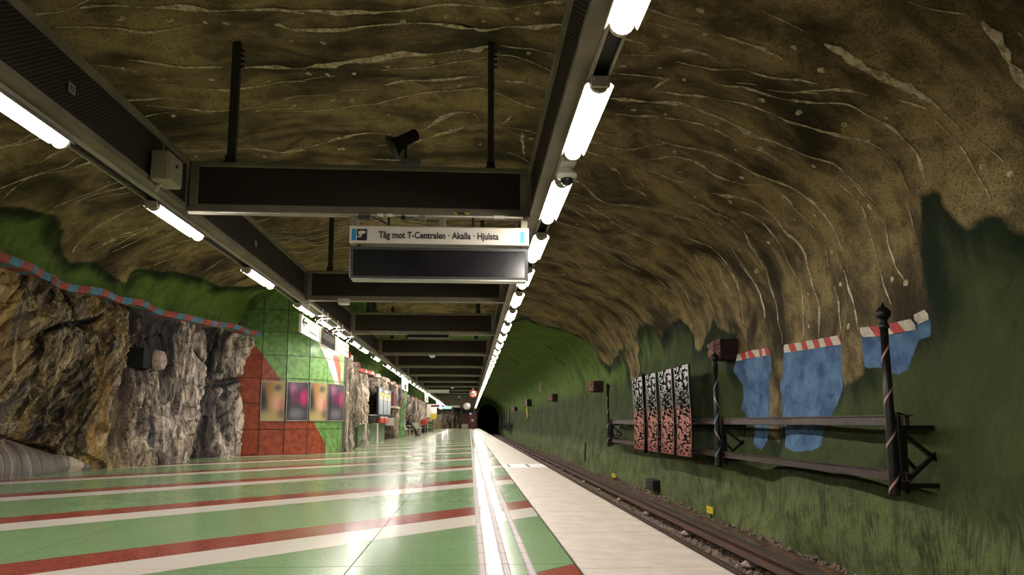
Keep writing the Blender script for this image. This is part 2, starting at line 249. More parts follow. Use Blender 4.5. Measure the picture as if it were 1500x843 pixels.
# ---------------------------------------------------------------- paint and stone
def uvco(t): return t.n('ShaderNodeUVMap',uv_map='paint').outputs[0]
def mat_vault():
    t=NT('sprayed_concrete_paint'); co=t.coord(); uv=uvco(t)
    g=t.attr('green'); b=t.attr('blue')
    z=t.xyz(co)[2]
    soft=t.noise(co,3.2,5,.6); fine=t.noise(co,46,4,.65); big=t.noise(co,.75,3,.5)
    smoke=t.noise(t.scale(uv,(1.25,.62,1)),1.2,6,.62,.6)      # airbrushed clouds, drawn out across the vault
    streak=t.noise(t.scale(uv,(9,.8,1)),1.0,4,.6,.3)
    br=t.mix(t.rng(t.math('ADD',t.math('MULTIPLY',smoke,.6),t.math('MULTIPLY',big,.4)),.37,.60),(.044,.033,.016),(.42,.315,.145))
    br=t.mix(t.math('MULTIPLY',t.rng(streak,.5,.8),.15),br,(.32,.245,.12))
    br=t.mix(t.math('MULTIPLY',t.rng(soft,.44,.66),.55),br,(.055,.043,.022))
    br=t.mix(t.math('MULTIPLY',t.rng(fine,.50,.60),.5),br,(.014,.012,.007))
    edge=t.rng(g,.02,.55)
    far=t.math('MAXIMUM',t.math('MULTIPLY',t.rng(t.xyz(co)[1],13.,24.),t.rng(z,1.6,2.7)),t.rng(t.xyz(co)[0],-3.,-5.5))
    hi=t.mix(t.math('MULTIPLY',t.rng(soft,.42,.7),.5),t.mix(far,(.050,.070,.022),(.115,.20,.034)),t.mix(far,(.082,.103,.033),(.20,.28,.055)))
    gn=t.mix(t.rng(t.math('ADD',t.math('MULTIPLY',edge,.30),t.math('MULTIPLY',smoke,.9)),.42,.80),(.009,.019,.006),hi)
    fst=t.noise(t.scale(uv,(24,3.,1)),1.0,5,.7,.2)
    low=t.math('MULTIPLY',t.rng(z,.35,-.35),t.rng(t.math('ADD',t.math('MULTIPLY',fst,.6),t.math('MULTIPLY',soft,.4)),.36,.60))
    gn=t.mix(t.math('MULTIPLY',low,.65),gn,(.23,.265,.105))  # paler low wall: stronger lamp light painted into the streaky green
    gn=t.mix(t.math('MULTIPLY',t.rng(t.noise(t.scale(uv,(2.2,.35,1)),1.6,4),.55,.68),.55),gn,(.055,.048,.028))
    gn=t.mix(t.math('MULTIPLY',t.rng(fine,.55,.66),.3),gn,(.01,.014,.008))
    bl=t.mix(t.rng(soft,.3,.72),(.05,.10,.21),(.15,.27,.46))
    bl=t.mix(t.math('MULTIPLY',t.rng(fine,.55,.66),.35),bl,(.03,.05,.09))
    w=t.math('MULTIPLY',t.math('SUBTRACT',soft,.5),.22)
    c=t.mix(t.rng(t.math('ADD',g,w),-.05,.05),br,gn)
    c=t.mix(t.rng(t.math('ADD',b,t.math('MULTIPLY',w,.25)),-.012,.012),c,bl)
    n=t.bump(t.noise(co,55,5,.7),.35,.012); n=t.bump(t.noise(co,9,4,.6),.55,.05,n)
    return t.done(c,.82,0,n,Specular_IOR_Level=.25)
def mat_rock():
    t=NT('blasted_rock'); co=t.coord(); ht=t.attr('relief'); re=t.attr('region'); cr=t.attr('crack')
    n1=t.noise(t.scale(co,(1,1,.35)),1.1,6,.62,.6); n2=t.noise(t.scale(co,(1,1,.22)),4.0,7,.66,1.6); n3=t.noise(co,19,5,.65)
    och=t.mix(t.rng(n1,.42,.60),(.036,.024,.011),(.36,.215,.05))
    och=t.mix(t.math('MULTIPLY',t.rng(n2,.52,.62),.85),och,(.46,.34,.17))
    och=t.mix(t.math('MULTIPLY',t.rng(n3,.56,.68),.4),och,(.10,.085,.06)); och=t.mix(t.rng(t.noise(t.scale(co,(1,1,.6)),.85,3,.5,.4),.50,.62),och,t.mix(.78,och,(.022,.016,.012)))
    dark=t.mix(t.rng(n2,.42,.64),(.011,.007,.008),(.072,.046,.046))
    pale=t.mix(t.rng(n2,.42,.58),(.095,.076,.064),(.70,.57,.46))
    pale=t.mix(t.math('MULTIPLY',t.rng(n1,.56,.66),.6),pale,(.24,.16,.06))
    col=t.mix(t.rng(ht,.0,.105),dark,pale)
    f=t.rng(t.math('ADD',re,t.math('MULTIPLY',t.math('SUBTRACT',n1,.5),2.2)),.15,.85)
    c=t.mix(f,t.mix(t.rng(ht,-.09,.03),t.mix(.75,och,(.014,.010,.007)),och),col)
    vn=t.noise(t.scale(co,(1.,1.,.45)),3.2,6,.6,2.2); c=t.mix(t.math('MULTIPLY',t.rng(t.math('ABSOLUTE',t.math('SUBTRACT',vn,.5)),.04,.0),t.rng(ht,-.02,.10,.04,.6)),c,t.mix(f,(.50,.36,.16),(.60,.50,.44)))
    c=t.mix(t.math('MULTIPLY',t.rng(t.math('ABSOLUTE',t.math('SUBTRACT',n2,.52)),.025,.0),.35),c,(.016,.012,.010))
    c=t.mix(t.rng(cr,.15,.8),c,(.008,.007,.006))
    c=t.mix(t.math('MULTIPLY',t.rng(n3,.32,.43,1,0),.75),c,(.02,.016,.012))
    n=t.bump(n3,.6,.03); n=t.bump(n2,.7,.07,n)
    return t.done(c,t.rng(n1,.3,.7,.32,.72),0,n,Specular_IOR_Level=.5)
def mat_terrazzo(name,col,spk):
    t=NT(name); co=t.coord(); v=t.n('ShaderNodeTexVoronoi'); t.put(v.inputs['Vector'],co); v.inputs['Scale'].default_value=95
    sp=t.rng(t.xyz(v.outputs['Color'])[0],.55,.95); sh=t.noise(co,.9,4)
    c=t.mix(t.math('MULTIPLY',sp,.45),col,spk)
    c=t.mix(t.math('MULTIPLY',t.rng(sh,.42,.72),.22),c,tuple(q*.72 for q in col))
    c=t.mix(t.math('MULTIPLY',t.rng(t.noise(co,38,3),.68,.78),.18),c,tuple(q*.5 for q in col))
    r=t.math('ADD',t.math('MULTIPLY',t.noise(co,2.2,4),.12),.13)
    return t.done(c,r,0,t.bump(t.noise(co,1.4,2),.10,.02),Specular_IOR_Level=.11)
def mat_tile(name,col,var=.3):
    t=NT(name); co=t.coord(); n=t.noise(co,7,6,.65); s=t.noise(t.scale(co,(2,2,14)),5,3)
    c=t.mix(t.rng(n,.35,.68),tuple(q*(1-var) for q in col),tuple(min(1,q*(1+var)) for q in col))
    c=t.mix(t.math('MULTIPLY',t.rng(s,.64,.72),.35),c,(.7,.6,.5))
    return t.done(c,.28,0,t.bump(n,.12,.01),Specular_IOR_Level=.5)
def mat_mesh(name,cells):
    """stretched-metal sheet: dark openings between light strands"""
    t=NT(name); x,y,z=t.xyz(uvco(t))
    a=t.math('MULTIPLY',x,cells); b=t.math('MULTIPLY',y,cells*1.35)
    def line(q): return t.math('ABSOLUTE',t.math('SUBTRACT',t.math('FRACT',q),.5))
    m=t.math('MAXIMUM',line(t.math('ADD',a,b)),line(t.math('SUBTRACT',a,b)))
    f=t.rng(m,.36,.45); n=t.noise(t.coord(),1.3,3)
    c=t.mix(f,(.006,.0052,.0045),t.mix(n,(.060,.044,.030),(.105,.078,.052)))
    return t.done(c,.6,0,t.bump(f,.5,.01),Specular_IOR_Level=.2)
M={}
M['vault']=mat_vault(); M['rock']=mat_rock()
M['white_vein']=None
t=NT('white_brush_paint'); n=t.noise(t.coord(),14,5,.7)
M['white_vein']=t.done(t.mix(t.rng(n,.35,.62),(.27,.22,.12),(.78,.69,.48)),.8)
GREEN=(.185,.30,.142); RED=(.27,.052,.038); WHITE=(.66,.60,.53)
M['t_green']=mat_terrazzo('green_terrazzo',GREEN,(.32,.45,.25)); M['t_red']=mat_terrazzo('red_terrazzo',RED,(.36,.12,.09)); M['t_white']=mat_terrazzo('white_terrazzo',WHITE,(.74,.69,.62))
t=NT('pale_concrete_slab'); co=t.coord(); n=t.noise(co,5,6,.6); st=t.noise(t.scale(co,(8,1,1)),3,4)
c=t.mix(t.rng(n,.35,.7),(.48,.41,.35),(.59,.51,.45)); c=t.mix(t.math('MULTIPLY',t.rng(st,.63,.75),.3),c,(.34,.27,.21))
M['slab']=t.done(c,.5,0,t.bump(t.noise(co,60,3),.1,.005),Specular_IOR_Level=.35)
M['joint']=plain('joint_filler',(.03,.03,.028),.8)
M['guide']=plain('guide_strip_plate',(.44,.37,.37),.45,0,.15,20,.2)
M['tl_red']=mat_tile('red_tile',(.33,.070,.036)); M['tl_green']=mat_tile('green_tile',(.19,.36,.11)); M['tl_white']=mat_tile('white_tile',(.75,.68,.60),.1); M['tl_orange']=mat_tile('orange_red_tile',(.52,.085,.03),.15)
M['grout']=plain('grout',(.06,.055,.04),.9)
M['frame']=plain('olive_grey_steel',(.20,.175,.122),.5,.2,.2,3)
M['frame_l']=plain('pale_grey_steel',(.42,.38,.30),.45,.3,.15,4)
M['alu']=plain('brushed_aluminium',(.45,.42,.38),.35,.8,.12,8)
M['meshp']=mat_mesh('expanded_metal_sheet',22.)
M['black']=plain('black_metal',(.012,.011,.011),.4,.2,.2,10)
M['dark']=plain('dark_grey_plastic',(.035,.032,.032),.45,0,.2,10)
M['lamp']=emit('fluorescent_diffuser',(1.,.95,.86),LAMP)
M['blue_b']=plain('blue_border_paint',(.10,.24,.36),.7,0,.25,12); M['red_b']=plain('red_border_paint',(.40,.085,.065),.7,0,.25,12)
M['white_p']=plain('white_border_paint',(.62,.57,.48),.7,0,.15,20); M['red_p']=plain('bright_red_paint',(.50,.04,.03),.6,0,.2,15)
M['void']=plain('unlit_tunnel_rock',(.012,.012,.013),.95)
# ---------------------------------------------------------------- the rock vault (ceiling, right wall)
GREENPOLY=[(-10,3.4),(3,3.44)]+TR['GT'][::-1]+[(28,9),(28,10.6),(27,11.5),(22,12.6),(17.06,13.24)]+TR['GL'][:-1][::-1]+[(5,14.9),(-10,15.0),(-10,30),(160,30),(160,-4),(-10,-4)]
def vault_part(name,S,Y,label):
    ny,ns=len(Y),len(S); YY,SS=np.meshgrid(Y,S,indexing='ij'); yy=YY.ravel(); ss=SS.ravel()
    p=surf(yy,ss); me=D.meshes.new(name)
    idx=np.arange(ny*ns).reshape(ny,ns)
    q=np.stack([idx[:-1,:-1],idx[:-1,1:],idx[1:,1:],idx[1:,:-1]],-1).reshape(-1,4)
    me.vertices.add(len(p)); me.vertices.foreach_set('co',p.ravel().astype(np.float32))
    me.loops.add(q.size); me.loops.foreach_set('vertex_index',q.ravel().astype(np.int32))
    me.polygons.add(len(q)); me.polygons.foreach_set('loop_start',np.arange(0,q.size,4,dtype=np.int32))
    me.polygons.foreach_set('use_smooth',np.ones(len(q),bool)); me.update(calc_edges=True)
    uv=me.uv_layers.new(name='paint'); a=np.stack([yy,ss],1)[q.ravel()]; uv.data.foreach_set('uv',a.ravel().astype(np.float32))
    g=sdf(yy,ss,GREENPOLY); at=me.attributes.new('green','FLOAT','POINT'); at.data.foreach_set('value',g.astype(np.float32))
    bl=np.full(yy.shape,-9.); k=(yy<14)&(ss<4)
    for nm in ('B1','B2','B3'): bl[k]=np.maximum(bl[k],sdf(yy[k],ss[k],TR[nm]))
    at=me.attributes.new('blue','FLOAT','POINT'); at.data.foreach_set('value',bl.astype(np.float32))
    me.materials.append(M['vault']); me.validate(); o=link(name,me); return tag(o,label,None,None,'structure')
YV=np.concatenate([np.arange(-8,2,.4),np.arange(2,16,.065),np.arange(16,32,.1),np.arange(32,112.6,.4)])
SPLIT=4.2
Sa=np.linspace(0,SPLIT,66); Sb=np.concatenate([np.linspace(SPLIT,S0,78),S0+np.linspace(0,6,84)[1:]])
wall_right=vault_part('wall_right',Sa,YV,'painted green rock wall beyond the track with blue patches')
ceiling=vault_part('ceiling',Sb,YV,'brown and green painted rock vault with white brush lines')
def vin(Y,S):
    """inward unit vector at (Y,S)"""
    e=.05; p=surf([Y,Y+e,Y],[S,S,S+e]); n=np.cross(p[1]-p[0],p[2]-p[0]); n/=np.linalg.norm(n)
    if np.dot(n,np.array([-.5,Y,1.6])-p[0])<0: n=-n
    return p[0],n
def ribbon(mb,pts,w,off,mi=0,jag=0.,step=.07,taper=True):
    P=[np.array(q,float) for q in pts]; Q=[P[0]]
    for a,b in zip(P[:-1],P[1:]):
        k=max(1,int(np.linalg.norm(b-a)/step))
        for i in range(1,k+1): Q.append(a+(b-a)*i/k)
    Q=np.array(Q)
    for _ in range(4): Q[1:-1]=.25*Q[:-2]+.5*Q[1:-1]+.25*Q[2:]
    n=len(Q); t=np.gradient(Q,axis=0); t/=np.linalg.norm(t,axis=1)[:,None]+1e-9; nr=np.stack([-t[:,1],t[:,0]],1)
    ww=np.full(n,w)
    if jag: ww=w*(1+jag*fbm(np.stack([Q[:,0]*5,Q[:,1]*5,np.full(n,w*99)],1),3))
    if taper: ww=ww*np.clip(np.minimum(np.arange(n)+.6,n-.4-np.arange(n))/2.5,.2,1)
    ww=np.clip(ww,.003,None); rows=[]
    for k,sg in ((0,-.5),(1,0),(2,.5)):
        wk=np.clip(ww*(1+jag*.8*fbm(np.stack([Q[:,0]*9+k*7,Q[:,1]*9,np.full(n,w*50+k)],1),3)),.003,None) if jag else ww
        R=Q+nr*(wk*sg)[:,None]; p=surf(R[:,0],R[:,1]); pe=surf(R[:,0]+.05,R[:,1]); ps=surf(R[:,0],R[:,1]+.05)
        N=np.cross(pe-p,ps-p); N/=np.linalg.norm(N,axis=1)[:,None]; c=np.array([-.5,0,1.6])-p; c[:,1]=0
        N*=np.sign((N*c).sum(1))[:,None]; rows.append(p+N*(off*(1.0 if k==1 else .55)))
    vs=np.concatenate(rows); fs=[]
    for k in (0,1):
        for i in range(n-1): fs.append((k*n+i,k*n+i+1,(k+1)*n+i+1,(k+1)*n+i))
    mb.add([tuple(v) for v in vs],fs,mi,True)
vb=MB()
for w,pts in TR['strokes']: ribbon(vb,pts,min(w,.065)*.8,.014,0,1.25)
for k in range(150):        # the same brush lines carried on behind the camera and down the left side and the far ceiling
    r=random.random()
    if r<.25: y=random.uniform(-7,3); a=random.uniform(4.5,12)
    elif r<.62: y=random.uniform(11,24); a=random.uniform(5.6,11)
    else: y=random.uniform(4,16); a=random.uniform(11.2,13.2)
    L=random.uniform(.5,2.4); pts=[]; yy=y; sl=random.uniform(-.2,.25)
    for i in range(7): pts.append((yy,a+L*i/6)); yy+=random.uniform(-.09,.09)+sl*L/6
    m=[sdf(np.array([q[0]]),np.array([q[1]]),GREENPOLY)[0] for q in pts]
    if max(m)<-.15: ribbon(vb,pts,random.uniform(.014,.03),.012,0,.9)
vb.build('painted_vein',M['white_vein'],ceiling,None,'stuff','cream white wavy brush lines')
db=MB()
def spot(mb,Y,S,r,off=.02):
    p,n=vin(Y,S); n=Vector(n); a=n.orthogonal().normalized(); b=n.cross(a); c=Vector(p)
    k=7; v=[c+n*off]+[c+n*off*.4+(a*math.cos(6.283*i/k)+b*math.sin(6.283*i/k))*r*random.uniform(.7,1.25) for i in range(k)]
    mb.add(v,[(0,1+i,1+(i+1)%k) for i in range(k)],0,True)
for y,s in TR['dots']: spot(db,y,s,random.uniform(.025,.045))
for k in range(160):
    y=random.uniform(-6,24);s=random.uniform(4.6,13)
    if sdf(np.array([y]),np.array([s]),GREENPOLY)[0]<-.2: spot(db,y,s,random.uniform(.018,.035))
db.build('rock_bolt_spot',M['white_vein'],ceiling,None,'stuff','small cream dabs over the rock bolts')
# red and white striped border painted along the top of the blue patches
tb=MB()
for pts in TR['T']:
    P=[np.array(q) for q in pts]; seg=[0]
    for a,b in zip(P[:-1],P[1:]): seg.append(seg[-1]+np.linalg.norm(b-a))
    Lt=seg[-1]
    def at(d): return np.array([np.interp(d,seg,[p[k] for p in P]) for k in (0,1)])
    d=0;k=0;h=.062
    while d<Lt-.02:
        e=min(Lt,d+.2); n=4; vs=[]; 
        for i in range(n+1):
            for sg in (-1,0,1):
                c=at(min(Lt,max(0,d+(e-d)*i/n-sg*.05))); y,s=c[0],c[1]+sg*h
                p=surf([y],[s])[0]; vs.append((p[0]-.016,p[1],p[2]))
        fs=[(i*3+j,i*3+j+1,(i+1)*3+j+1,(i+1)*3+j) for i in range(n) for j in (0,1)]
        tb.add(vs,fs,k%2,True); d=e;k+=1
tb.build('striped_border',[M['white_p'],M['red_p']],wall_right,None,None,'red and white slanted stripe band')
# ---------------------------------------------------------------- left rock face
LPATH=[(-7.6,-8),(-7.65,9.3),(-7.65,11.6),(-6.95,13.2),(-6.5,15.4),(-5.95,17.6),(-5.82,18.35),(-6.0,18.75)]
def along(path,step):
    P=[np.array(q,float) for q in path]; o=[P[0]]
    for a,b in zip(P[:-1],P[1:]):
        k=max(1,int(round(np.linalg.norm(b-a)/step)))
        for i in range(1,k+1): o.append(a+(b-a)*i/k)
    o=np.array(o)
    for _ in range(6): o[1:-1]=.25*o[:-2]+.5*o[1:-1]+.25*o[2:]
    return o
def rock_face(name,path,step,z1,label,tilt=None,amp=1.,zs=None,parent=None,kind='structure',flip=1):
    Q=along(path,step); n=len(Q); t=np.gradient(Q,axis=0); t/=np.linalg.norm(t,axis=1)[:,None]; nr=np.stack([t[:,1],-t[:,0]],1)*flip
    Z=np.linspace(-.04,z1,int(z1/(zs or step))); k=len(Z)
    s=np.concatenate([[0],np.cumsum(np.linalg.norm(np.diff(Q,axis=0),axis=1))])
    SS,ZZ=np.meshgrid(s,Z,indexing='ij'); yq=np.repeat(Q[:,1],k); ss=SS.ravel(); zz=ZZ.ravel()
    tl=np.interp(yq,[13.,14.6],[.75,.10]) if tilt is None else np.full(yq.shape,tilt)
    reg=np.interp(yq,[12.9,14.7],[0,1.]) if tilt is None else np.full(yq.shape,.55)
    a=ss-tl*zz+40
    n1=fbm(np.stack([a*.80,zz*.30,0*a+5],1),4); r=1-2*np.abs(fbm(np.stack([a*1.25,zz*.30,0*a+9],1),3)); 
    c=np.exp(-(np.abs(vnoise(np.stack([a*.85,zz*.22,0*a+2],1)))/.035)**2)+.8*np.exp(-(np.abs(vnoise(np.stack([ss*.5+zz*.35,zz*1.05,0*a+30],1)))/.03)**2)*(1-.6*reg)
    blk=np.round(fbm(np.stack([a*.9,zz*.55,0*a+60],1),2)*3.2)/3.2
    fi=fbm(np.stack([a*4.2,zz*1.7,0*a+1],1),5,.55)
    d=amp*(.34*n1+.15*r*(.6+.6*reg)+.24*blk-.16*np.clip(c,0,1)+.075*fi)
    env=np.clip((z1-zz)/.25,0,1); d=d*(.25+.75*env)+np.interp(yq,[11.6,13.3],[.70,0])*np.clip(zz/2.6,0,1)
    yw=yq+.22*vnoise(np.stack([zz*1.3,zz*0+3,0*a],1))+.12*vnoise(np.stack([zz*3.5,ss*2,0*a],1)); cs=np.interp(yw,[13.3,13.7,15.2,15.5,16.1,16.4,17.0,17.3],[0,-1,-1,1,1,-1,-1,1]) if tilt is None else 1.2*vnoise(np.stack([a*.9,zz*.12,0*a+8],1))
    d=d+amp*.07*cs*reg*(.25+.75*env)
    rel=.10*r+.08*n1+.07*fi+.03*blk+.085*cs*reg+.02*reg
    x=np.repeat(Q[:,0],k)+np.repeat(nr[:,0],k)*d; y=yq+np.repeat(nr[:,1],k)*d
    zj=zz+.03*amp*vnoise(np.stack([a*3,zz*3,0*a+77],1))*np.clip(zz/.2,0,1)*env
    idx=np.arange(n*k).reshape(n,k); q=np.stack([idx[:-1,:-1],idx[1:,:-1],idx[1:,1:],idx[:-1,1:]],-1).reshape(-1,4)
    if flip<0: q=q[:,::-1]
    me=D.meshes.new(name); p=np.stack([x,y,zj],1)
    me.vertices.add(len(p)); me.vertices.foreach_set('co',p.ravel().astype(np.float32)); me.loops.add(q.size); me.loops.foreach_set('vertex_index',q.ravel().astype(np.int32))
    me.polygons.add(len(q)); me.polygons.foreach_set('loop_start',np.arange(0,q.size,4,dtype=np.int32)); me.polygons.foreach_set('use_smooth',np.zeros(len(q),bool)); me.update(calc_edges=True)
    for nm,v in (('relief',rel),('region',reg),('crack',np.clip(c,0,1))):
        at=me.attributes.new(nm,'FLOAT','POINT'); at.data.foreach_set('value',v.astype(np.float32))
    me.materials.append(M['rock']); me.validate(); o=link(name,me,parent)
    tag(o,label,None,None,kind) if not parent else None
    return o,Q,nr
wall_left,Q1,N1=rock_face('wall_left',LPATH[1:],.034,3.2,'rough ochre and dark blasted rock face below the striped ledge')
wb_,_,_=rock_face('wall_left_rear',[LPATH[0],LPATH[1]],.2,3.2,'rough ochre rock face beside the camera',.3)
LP2=[(-3.9,21.25),(-4.0,22),(-4.2,24),(-4.35,27),(-4.25,31),(-4.2,36),(-4.2,40.2)]
LP3=[(-4.25,43.4),(-4.7,45),(-4.9,50),(-4.8,60),(-5.0,75),(-5.3,106.5)]
wall_left2,Q2,N2=rock_face('wall_left',LP2,.08,3.0,'dark streaked rock face behind the timetable board',.05,.8)
wall_left3,Q3,N3=rock_face('wall_left',LP3,.14,3.0,'pale streaked rock face behind the benches',.05,.8)
wall_end,Q4,N4=rock_face('wall_far',[(-5.5,106.4),(1.25,106.4)],.14,4.6,'dark rock wall closing the far end of the platform',.0,.8)
def ledge(Q,N,y0,y1,z,per,mats,parent,h=.125,thick=.09,label=None):
    """striped painted ledge along the top of a rock face"""
    mb=MB(); s=np.concatenate([[0],np.cumsum(np.linalg.norm(np.diff(Q,axis=0),axis=1))])
    ks=(Q[:,1]>=y0)&(Q[:,1]<=y1); sa,sb=s[ks][0],s[ks][-1]
    def pt(d): return np.array([np.interp(d,s,Q[:,0]),np.interp(d,s,Q[:,1])]),np.array([np.interp(d,s,N[:,0]),np.interp(d,s,N[:,1])])
    d=sa;k=0
    while d<sb-.03:
        e=min(sb,d+per*random.uniform(.8,1.2)); vs=[]; n=3
        for i in range(n+1):
            for zz in (0,1):
                dd=d+(e-d)*i/n+(.05 if zz else 0); p,nn=pt(min(sb,dd)); w=.06*math.sin(dd*2.1)+.05*math.sin(dd*5.3+1)
                ww=.035*math.sin(dd*1.7)+.02*math.sin(dd*4.1)
                ln=float(np.interp(p[1],[11.6,13.3],[.70,0])) if parent is wall_left else 0.
                for of in (thick+w+.12+ln,-.15+ln): vs.append((p[0]+nn[0]*of,p[1]+nn[1]*of,z+ww+h*zz))
        fs=[]
        for i in range(n):
            a=i*4;b=a+4; fs+=[(a,b,b+2,a+2),(a+2,b+2,b+3,a+3),(a,a+1,b+1,b)]
        fs+=[(0,2,3,1),(n*4,n*4+1,n*4+3,n*4+2)]
        mb.add(vs,fs,k%2,False); d=e;k+=1
    return mb.build('striped_ledge',mats,parent,None,None,label)
ledge(Q1,N1,9.6,18.45,3.13,.27,[M['blue_b'],M['red_b']],wall_left,.125,.09,'blue and red striped ledge')
ledge(Q2,N2,21.3,40,2.86,.55,[M['red_p'],M['white_p']],wall_left2,.15,.03,'red and white striped ledge')
ledge(Q3,N3,43.6,75,2.82,.6,[M['red_p'],M['white_p']],wall_left3,.15,.03,'red and white striped ledge')
# green painted column between the two rock faces
mb=MB(); n=26;k=30; vs=[]
for i in range(n+1):
    for j in range(k+1):
        a=math.pi*i/n; z=3.3*j/k; dd=.22*vnoise(np.array([[a*1.6,z*.9,4.]]))[0]+.07*vnoise(np.array([[a*5,z*3,4.]]))[0]
        vs.append((-4.62+(.72+dd)*math.sin(a),41.8-(1.9+dd)*math.cos(a),z))
mb.add(vs,[(i*(k+1)+j,(i+1)*(k+1)+j,(i+1)*(k+1)+j+1,i*(k+1)+j+1) for i in range(n) for j in range(k)],0,True)
t=NT('green_painted_rock'); co=t.coord(); nn=t.noise(co,2.5,5); M['greenrock']=t.done(t.mix(t.rng(nn,.35,.7),(.04,.10,.02),(.16,.33,.09)),.7,0,t.bump(t.noise(co,12,4),.5,.04))
tag(mb.build('rock_column',M['greenrock']),'bright green painted rock column beside the seated person','column')
# ---------------------------------------------------------------- tiled wall
TP=[(-6.15,18.45),(-5.55,18.55),(-4.94,18.70),(-4.42,19.05),(-4.05,19.60),(-3.82,20.20),(-3.76,20.52)]
_tt=[0]
for a,b in zip(TP[:-1],TP[1:]): _tt.append(_tt[-1]+math.hypot(b[0]-a[0],b[1]-a[1]))
def tmap(tv,z,d):
    i=max(j for j in range(len(TP)-1) if _tt[j]<=tv+1e-6); f=(tv-_tt[i])/(_tt[i+1]-_tt[i]); a,b=TP[i],TP[i+1]
    tx,ty=(b[0]-a[0]),(b[1]-a[1]); L=math.hypot(tx,ty); return (a[0]+tx*f+ty/L*d,a[1]+ty*f-tx/L*d,z)
mb=MB(); vs=[];
back=[(p[0]-.0,p[1]+.0) for p in TP]+[(-3.80,21.3),(-4.6,21.6)]
for p in back: vs+= [(p[0],p[1],0),(p[0],p[1],4.7)]
mb.add(vs,[(2*i,2*i+2,2*i+3,2*i+1) for i in range(len(back)-1)])
for r in range(1): pass
wall_tile=tag(mb.build('wall_left',M['grout']),'curved red and green tiled wall carrying four posters',None,None,'structure')
T_=_tt; TE=T_[-1]
zred=[(-.1,-.1),(2.56,-.1),(2.56,0),(2.53,.28),(2.05,.9),(1.55,1.4),(1.07,2.04),(.47,2.85),(-.1,3.35)]
zwh=[(2.05,3.45),(2.15,3.1),(2.95,1.95),(3.2,1.95),(2.62,3.05),(2.45,3.5)]
zor=[(2.45,3.5),(2.62,3.05),(3.2,1.95),(3.25,1.95),(3.25,2.4),(3.05,2.9),(2.75,3.5)]
t3=T_[3]; zg1=[(-.1,3.35),(.47,2.85),(1.07,2.04),(1.55,1.4),(t3,1.075),(t3,4.7),(-.1,4.7)]
zg2=[(t3,1.075),(2.05,.9),(2.53,.28),(2.56,0),(2.56,-.1),(4,-.1),(4,1.95),(2.95,1.95),(2.15,3.1),(2.09,3.29),(t3,3.29)]
zg3=[(t3,3.29),(2.09,3.29),(2.05,3.45),(2.45,3.5),(2.75,3.5),(3.05,2.9),(3.25,2.4),(3.25,1.95),(4,1.95),(4,4.7),(t3,4.7)]
ZR=[0,.68,1.37,2.04,2.66,3.29,3.9,4.55]; g=.006
for nm,zp,m in (('red_tile',zred,'tl_red'),('white_tile',zwh,'tl_white'),('orange_tile',zor,'tl_orange'),('green_tile',zg1,'tl_green'),('green_tile',zg2,'tl_green'),('green_tile',zg3,'tl_green')):
    for i in range(len(T_)-1):
        for j in range(len(ZR)-1):
            P=clip(zp,T_[i]+g,T_[i+1]-g,ZR[j]+g,ZR[j+1]-g)
            if P:
                c=(sum(p[0] for p in P)/len(P),sum(p[1] for p in P)/len(P)); P=[(p[0]+(c[0]-p[0])*.012,p[1]+(c[1]-p[1])*.012) for p in ccw(P)]
                mb=MB(); mb.prism(P,lambda a,b,t: tmap(a,b,t),.001,.016+random.uniform(0,.003)); mb.build(nm,M[m],wall_tile)

# ---------------------------------------------------------------- platform floor: terrazzo bands, guide strips, edge slabs
mb=MB(); mb.box(-8.5,1.48,-8,107,-1.15,-.022)
floor=tag(mb.build('floor',M['joint']),'polished platform floor of green terrazzo with diagonal red and white bands',None,None,'structure')
XC=[-8.2,-5.1,-2.9,-.7,.642]; SL=.93; GP=.0035
def band(nm,a,b,mat):
    """one diagonal band, a..b along the platform, cut at the lengthwise joints"""
    for i in range(4):
        x0,x1=XC[i]+GP,XC[i+1]-GP
        y=[a+SL*(x0-.05),b+SL*(x0-.05),b+SL*(x1-.05),a+SL*(x1-.05)]
        if min(y)>22 and i==0: continue
        for ya,yb in ((-8,4.25-GP),(4.25+GP,106.3)):
            P=clip([(x0,y[0]+GP),(x1,y[3]+GP),(x1,y[2]-GP),(x0,y[1]-GP)],-9,1,ya,yb)
            if P: m_=MB(); m_.prism(ccw(P),lambda u,v,t:(u,v,t),-.022,0.); m_.build(nm,mat,floor)
for k in range(-4,33):
    v=7.12+3.42*k
    band('red_band',v-.62,v,M['t_red']); band('white_band',v-1.26,v-.62,M['t_white']); band('green_panel',v,v+3.42-1.26,M['t_green'])
mb=MB(); mb.bbox(.652,1.5,.003,1.297,-.09,.002,.004); sl=mb.mesh('edge_slab',M['slab'])
for k in range(-6,82): link('edge_slab',sl,floor,(0,1.5+1.3*k,0))
mb=MB(); mb.box(.653,1.502,13.2,14.35,.0021,.0035); mb.build('white_patch',plain('white_marking_paint',(.80,.78,.75),.45),floor)
for x in (.78,1.16):
    mb=MB(); mb.bar((x,13.35,.0045),(x+.0,14.2,.0045),.05,.003); mb.build('black_bar',M['black'],floor)
mb=MB(); mb.bbox(-.0175,.0175,.004,.346,0,.0045,.002); mb.bar((-.021,0,.001),(-.021,.35,.001),.004,.006); mb.bar((.021,0,.001),(.021,.35,.001),.004,.006)
for xx in (-.0175,.0175): mb.box(xx-.007,xx+.007,-.004,.012,0,.006)
gs=mb.mesh('guide_plate',M['guide']); n=0; rest=MB()
for k in range(300):
    for x in (.08,.22,.36):
        y=-1+.35*k
        if n<297: link('guide_plate',gs,floor,(x,y,0)); n+=1
        else: rest.box(x-.0225,x+.0225,y+.004,y+.346,0,.0045)
rest.build('guide_plate_run',M['guide'],floor,None,'stuff')
mb=MB(); mb.box(1.502,1.52,-8,107,-.10,-.006); mb.build('edge_nosing',M['black'],floor)
